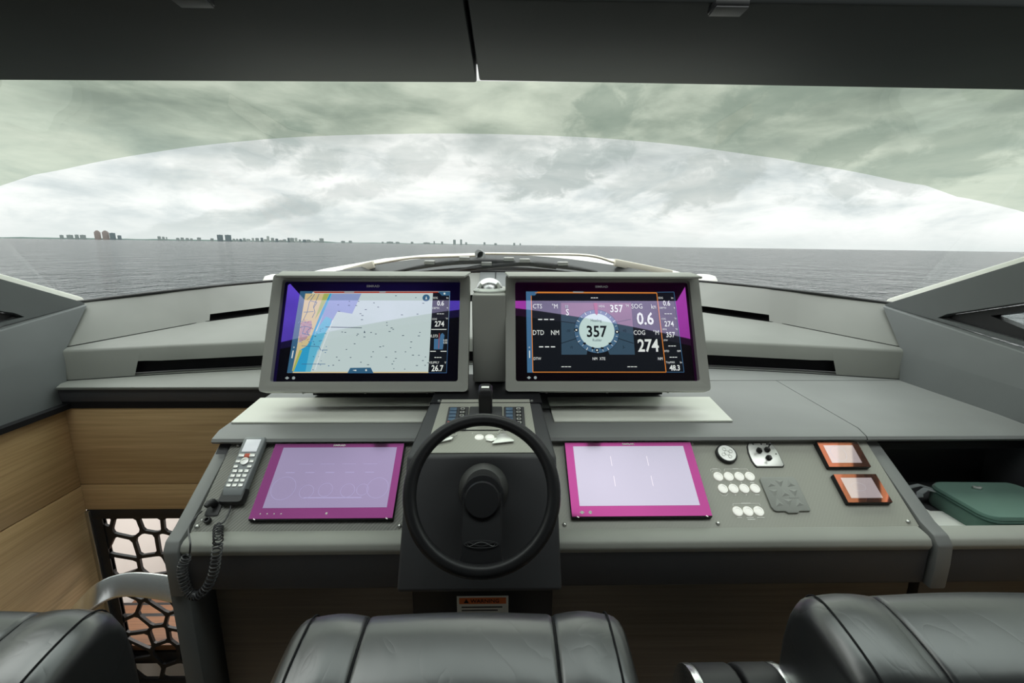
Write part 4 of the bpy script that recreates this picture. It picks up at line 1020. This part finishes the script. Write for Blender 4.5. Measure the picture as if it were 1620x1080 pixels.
y.poly('rudder_red', 6, [(716,265),(742,265),(748,340),(739,352),(728,340)])
y.text('chart_ink', 6, 'Heading', 734, 388, 20); y.text('screen_black', 7, '357', 737, 466, 78, bold=.03, sx=.85); y.text('chart_ink', 6, 'Rudder', 742, 528, 19)
for s, X, Y, h, bo in (('CTS',316,288,32,0),('°M',440,288,32,0),('DTD',323,475,34,0),('NM',442,475,34,0),('S',530,330,44,.02),('357',878,304,52,.025),('SOG',1025,288,34,0),('kn',1143,290,32,0),('0.6',1084,375,84,.03),('COG',1043,475,32,0),('°M',1162,475,32,0),('274',1106,566,86,.03),
    ('DTW',315,661,20,0),('NM',726,661,20,0),('XTE',780,661,20,0),('NM',1192,661,20,0),('HDG',775,288,16,0),('°M',955,285,18,0),('0.6',1236,266,36,.02),('274',1254,413,38,.02),('357',1264,490,36,.02),('48.3',1296,726,38,.03),('SOG',1194,228,14,0),('kn',1277,228,13,0),('DEPTH',1210,300,13,0),('ft',1292,300,13,0),
    ('COG',1215,378,12,0),('°M',1298,376,12,0),('HDG',1222,452,12,0),('°M',1306,452,12,0),('DTD',1238,607,14,0),('NM',1325,607,14,0),('TripMAX',1264,687,14,0),('kn',1340,687,14,0),('STW',1230,530,12,0)):
    y.text('text_white', 8, s, X, Y, h, bold=bo)
for X, Y, n_, w in ((722,228,3,14),(378,382,3,30),(385,577,3,30),(521,719,3,20),(992,719,3,20),(1248,342,3,15),(1276,571,3,15),(1285,651,3,15)):
    for k in range(n_): c0 = X+(k-1)*(w+(4 if w < 25 else 12)); y.line('text_white', 8, [(c0-w/2, Y), (c0+w/2, Y)], .0024 if w < 25 else .0036)
for k in range(6): y.poly('text_grey', 8, [(514+12*(k % 2),280+8*(k//2)),(523+12*(k % 2),280+8*(k//2)),(523+12*(k % 2),286+8*(k//2)),(514+12*(k % 2),286+8*(k//2))])
y.poly('hull_blue', 2, [(235,182),(320,182),(300,210),(272,210),(284,760),(244,760)]); y.line('text_white', 8, [(261,656),(260,604)], .0032); y.text('text_white', 8, 'o', 259, 578, 16)
y.line('edge_orange', 5, [(272,212),(284,757),(1234,757),(1167,194),(300,192)], .0026); y.poly('edge_orange', 5, [(315,184),(1165,188),(1165,193),(315,190)]); y.poly('text_grey', 7, [(570,183),(645,184),(645,191),(570,190)])
y.line('hull_blue', 5, [(1167,188),(1290,186),(1362,757),(1236,757)], .0014)
y.text('slate', 5, '- 30', 527, 462, 22); y.text('slate', 5, '+ 9', 557, 580, 22)
for X, Y, s in ((535,462,'-30'),(557,580,'+9'),(937,462,'+0'),(933,578,'3-')): y.text('screen_black', 3, s, X, Y, 20)
y.done({'slate': 'rudder_field', 'text_white': 'readout_text', 'dial_face': 'heading_dial', 'dial_ring': 'compass_ring', 'edge_orange': 'orange_outline'})
# centre column and compass dome
cc = thing('centre_column', 'grey leather column standing between the two large monitors', 'column', (.006,1.52,1.135))
finish('column_body', bx(-.056,.058,-.02,.30,0,.303), 'grey_leather', cc, bevel=.008)
dm = thing('compass', 'compass under a shiny white dome on top of the column between the monitors', 'compass', (.006,1.60,1.438))
bm = B(); lathe(bm, [(.058,0),(.058,.006),(.050,.012),(.047,.014)], 32); finish('collar', bm, 'dome', dm, smooth=50)
bm = B(); lathe(bm, [(.047,.012)]+[(.045*math.cos(t_), .014+.034*math.sin(t_)) for t_ in [R(a) for a in (10,25,40,55,70,83)]]+[(.0005,.048)], 32); finish('dome', bm, 'chrome', dm, smooth=60)

# ================================================================== BAG, PAPER
BC = Vector((1.497,1.166,.8215)); 
bg = thing('canvas_pouch', 'green zipped canvas pouch lying in the open cubby', 'pouch', T_(BC) @ Matrix.Rotation(R(-.5), 4, 'Z'))
bm = B(); rg = []
for z, g in ((0,.97),(.008,1.0),(.040,1.0),(.052,.985),(.058,.95)):
    rg.append([(x*g, y*g, z+(.010*(1-(x/.16)**2)*(z > .05))) for x, y in rrect(-.13,.16,-.098,.098,.035,5)])
loft(bm, rg); bd = finish('pouch_body', bm, 'green_canvas', bg, smooth=40)
bm = B(); tube(bm, [(x*1.003, y*1.003, .0475) for x, y in rrect(-.13,.16,-.098,.098,.035,5)], .0016, 6, closed=True); finish('zip', bm, 'green_dark', bg, smooth=60)
bm = B(); tube(bm, [(x*1.0, y*1.0, .054) for x, y in rrect(-.128,.158,-.096,.096,.035,5)], .0014, 6, closed=True); finish('piping', bm, 'green_dark', bg, smooth=60)
bm = B(); bar(bm, [(-.125,.066,.048),(-.150,.072,.052),(-.178,.060,.046),(-.185,.05,.038)], .016, .003, Vector((0,1,0))); finish('zip_pull', bm, 'handset_grey', bg)
bm = B(); bar(bm, [(-.125,.075,.050),(-.155,.090,.056),(-.190,.086,.050)], .012, .003, Vector((0,1,0))); finish('zip_pull', bm, 'handset_grey', bg)
bm = B(); tube(bm, [(-.112+.007*math.cos(t_), .068+.007*math.sin(t_), .060) for t_ in [2*math.pi*k/12 for k in range(12)]], .002, 6, closed=True); finish('zip_slider', bm, 'chrome', bg)
bm = B(); prism(bm, [(-.020,.058),(-.005,.050),(.006,.056),(.002,.062),(-.008,.060),(-.016,.066)], .062, .068); finish('metal_emblem', bm, 'silver', bg, bevel=.0008)
pp = [(1.323,1.233),(1.334,1.199),(1.397,1.198),(1.40,1.07),(1.25,1.07),(1.262,1.16)]
bm = B(); prism(bm, [(x-1.33, y-1.13) for x, y in pp], 0, .0015); o = finish('paper_sheet', bm, 'paper', matrix=T_((1.33,1.13,.8235))); tag(o, 'white sheet of paper on the cubby floor beside the green pouch', 'paper')

# ================================================================== STAIRWELL, BALUSTRADE, HANDRAIL
bal = thing('balustrade', 'dark metal screen with irregular laser-cut openings guarding the stairwell', 'balustrade', (-1.25,1.745,-.40))
X0, X1, ZB, ZT = -1.635, -.80, -.36, .463
random.seed(7)
seeds = []
for i in range(-1, 9):
    for j in range(-1, 11): seeds.append((X0+(i+.5+random.uniform(-.46,.46))*.112, ZB+(j+.5+random.uniform(-.46,.46))*.092))
def clip(poly, mx, mz, nx, nz):
    out = []
    for (a, b) in zip(poly, poly[1:]+poly[:1]):
        da = (a[0]-mx)*nx+(a[1]-mz)*nz; db = (b[0]-mx)*nx+(b[1]-mz)*nz
        if da <= 0: out.append(a)
        if (da < 0) != (db < 0) and abs(da-db) > 1e-12:
            t_ = da/(da-db); out.append((a[0]+(b[0]-a[0])*t_, a[1]+(b[1]-a[1])*t_))
    return out
holes = []
for i, s in enumerate(seeds):
    if not (X0-.02 < s[0] < X1+.02 and ZB-.02 < s[1] < ZT+.02): continue
    poly = [(X0,ZB),(X1,ZB),(X1,ZT),(X0,ZT)]
    for j, q in enumerate(seeds):
        if i == j: continue
        dx, dz = q[0]-s[0], q[1]-s[1]; L_ = math.hypot(dx, dz)
        if L_ > .5: continue
        poly = clip(poly, (s[0]+q[0])/2-dx/L_*.0075, (s[1]+q[1])/2-dz/L_*.0075, dx, dz)
        if len(poly) < 3: break
    if len(poly) < 3: continue
    cl = []
    for p in poly:
        if not cl or math.hypot(p[0]-cl[-1][0], p[1]-cl[-1][1]) > .004: cl.append(p)
    if math.hypot(cl[0][0]-cl[-1][0], cl[0][1]-cl[-1][1]) < .004: cl.pop()
    area = abs(sum(a[0]*b[1]-b[0]*a[1] for a, b in zip(cl, cl[1:]+cl[:1])))/2
    if len(cl) < 3 or area < .0006: continue
    # soften corners
    sm = []
    for a, b, c in zip(cl[-1:]+cl[:-1], cl, cl[1:]+cl[:1]):
        for t_, e in ((.14, a), (.14, c)): sm.append((b[0]+(e[0]-b[0])*t_, b[1]+(e[1]-b[1])*t_))
    holes.append([(x+1.25, z+.40) for x, z in sm])
bm = B(); plate(bm, [(X0-.03+1.25,ZB-.02+.40),(X1+.02+1.25,ZB-.02+.40),(X1+.02+1.25,ZT+.42),(X0-.03+1.25,ZT+.42)], holes, 0, .012, lambda a, b, c: (a, c, b))
finish('cut_screen', bm, 'black_satin', bal)
finish('top_rail', bx(-.44,.47,-.006,.02,.865,.908), 'black_satin', bal, bevel=.002)
finish('post', bx(-.440,-.424,-.016,.02,-.1,.905), 'steel', bal, bevel=.002); finish('post', bx(-.424,-.385,-.004,.016,-.1,.905), 'black_satin', bal)
finish('bottom_rail', bx(-.44,.47,-.006,.02,.0,.035), 'black_satin', bal, bevel=.002)
st = thing('staircase', 'brown wooden steps going down behind the cut-out screen', 'staircase', (-1.25,1.9,-.4))
for k in range(6):
    y0 = -.13+.24*k; z0 = .20-.15*k
    finish('step', bx(-.92,.43,y0,y0+.17,z0-.03,z0), 'step_wood', st, bevel=.006)
    finish('gap_underlay', bx(-.92,.43,y0,y0+.23,z0-.10,z0-.04), 'black_satin', st)  # black slab below each tread, added to darken the gaps between steps
# handrail
hr = thing('handrail', 'polished flat metal handrail curving down beside the left seat', 'handrail', (-1.20,.60,0))
P0 = Vector((-1.20,.60,0))
pts = smooth_path([Vector((-.79,1.10,.645)), Vector((-.93,1.13,.650)), Vector((-1.04,1.14,.645)), Vector((-1.11,1.12,.615)), Vector((-1.20,1.10,.515)), Vector((-1.27,1.08,.40)), Vector((-1.30,1.06,.2)), Vector((-1.31,1.05,.0))], 6)
bm = B(); bar(bm, [p-P0 for p in pts], .062, .014, Vector((0,.65,.75))); finish('rail', bm, 'chrome', hr, bevel=.004, seg=3)
finish('floor_flange', bx(-.15,-.07,.40,.50,-.1,.004), 'steel', hr)

# ================================================================== HELM SEATS
def seat(cx, w, label, ztop=1.062, crown=.0):
    s = thing('helm_chair', label, 'seat', (cx,.52,0))
    zt = ztop
    prof = [(.083,.50),(.086,.85),(.085,zt-.08),(.080,zt-.040),(.070,zt-.014),(.055,zt-.001),(.035,zt+.004),(.010,zt+.003),(-.015,zt+.000),(-.040,zt-.0045),(-.062,zt-.010),(-.086,zt-.022),(-.102,zt-.055),(-.110,zt-.095),(-.114,zt-.15),(-.10,.72),(-.08,.50)]
    def ring(x, e, rr_, puff, grow=0.0):
        k = 1-math.sqrt(max(0, 1-min(1, e)**2)); out = []
        for i, (y, z) in enumerate(prof):
            ym = y*(1-k*rr_*5.5)+(-.01)*k*rr_*5.5; zm = z-(k*rr_*.95 if z > .7 else 0)
            nz = 1 if z > zt-.05 else 0
            out.append((x, ym+(grow if y > .05 else -grow if y < -.06 else 0), zm+(puff if z > .9 else 0)+grow*nz))
        return out
    def cushion(x0, x1, name, rl, rr_):
        bm = B(); rings = []
        for q in (1, .92, .75, .5, .25): rings.append(ring(x0+rl*(1-q), q, rl, 0))
        for k in range(9): x = x0+rl+(x1-x0-rl-rr_)*k/8; rings.append(ring(x, 0, rl, .005*math.sin(math.pi*k/8)))
        for q in (.25, .5, .75, .92, 1): rings.append(ring(x1-rr_*(1-q), q, rr_, 0))
        loft(bm, rings); return finish(name, bm, 'seat', s, smooth=60)
    h = w/2
    cushion(-h*.56, h*.56, 'back_panel', .008, .008)
    cushion(-h, -h*.562, 'side_bolster', .030, .008); cushion(h*.562, h, 'side_bolster', .008, .030)
    for x, e in ((-h*.561, .95), (h*.561, .95), (-h+.026, 0), (h-.026, 0)):
        bm = B(); pr = ring(x, e, .008 if e else .03, 0, .0005)[3:14]
        tube(bm, smooth_path(pr, 3), .0013, 6); finish('seam', bm, 'black', s, smooth=60)
    bm = B(); prism(bm, rrect(-h*.8,h*.8,-.02,.34,.06,5), .42, .50); finish('seat_cushion', bm, 'seat', s, bevel=.02, seg=3)
    bm = B(); lathe(bm, [(.17,0),(.17,.02),(.06,.04),(.05,.42),(.10,.43)], 24, lambda x, y, z: (x, y+.24, z)); finish('pedestal_leg', bm, 'chrome', s, smooth=40)
    return s, h
s0, h0 = seat(-.008, .485, 'black leather helm seat in the middle, behind the steering wheel')
s1, h1 = seat(-.765, .50, 'black leather helm seat at far left beside the metal handrail', 1.075)
s2, h2 = seat(.760, .53, 'black leather helm seat at far right in front of the cubby', 1.088)
def armrest(seat_, cx, x0, x1, outer):
    bm = B(); n = 14
    def ring(x): return [(x-cx, .045+.075*math.cos(t_), (.865+.085*math.sin(t_))) for t_ in [math.pi*k/n for k in range(n+1)]]+[(x-cx,-.03,.60),(x-cx,.12,.60)]
    loft(bm, [ring(x0), ring(x1)]); a = finish('armrest', bm, 'rubber_black', seat_, bevel=.006, seg=3)
    e0, e1 = (x0-.011, x0+.002) if outer < 0 else (x1-.002, x1+.011)
    bm = B(); loft(bm, [ring(e0), ring(e1)]); finish('chrome_edge', bm, 'chrome', a, bevel=.002)
    finish('bracket', bx(min(x0, x1)-cx+.01, max(x0, x1)-cx-.01, -.0,.09,.44,.62), 'black_satin', seat_)
    return a
armrest(s0, -.008, .358, .421, -1); armrest(s2, .760, .428, .488, 1)
finish('arm_link', bx(.19,.42,.02,.08,.44,.48), 'black_satin', s0); finish('arm_link', bx(-.33,-.2,.02,.08,.44,.48), 'black_satin', s2)

# ceiling catches at the roof opening
for x, lab in ((-.585,'small dark hatch catch under the ceiling at left'), (.530,'small grey hatch catch under the ceiling at right')):
    c = thing('hatch_catch', lab, 'catch', (x,1.085,2.1))
    finish('catch_body', bx(-.036,.036,-.03,.012 if x > 0 else .004,-.014,0), 'black_satin', c, bevel=.003); finish('catch_plate', bx(-.034,.034,-.03,.008 if x > 0 else .002,-.018,-.014), 'dark_leather', c, bevel=.001)
# a warm lamp down in the stairwell
ld = bpy.data.lights.new('stairwell_lamp', 'AREA'); ld.energy = 14; ld.color = (1,.88,.82); ld.shape = 'RECTANGLE'; ld.size = .9; ld.size_y = .4
lo_ = bpy.data.objects.new('stairwell_lamp', ld); C.objects.link(lo_); lo_.location = (-1.25,2.6,.50)
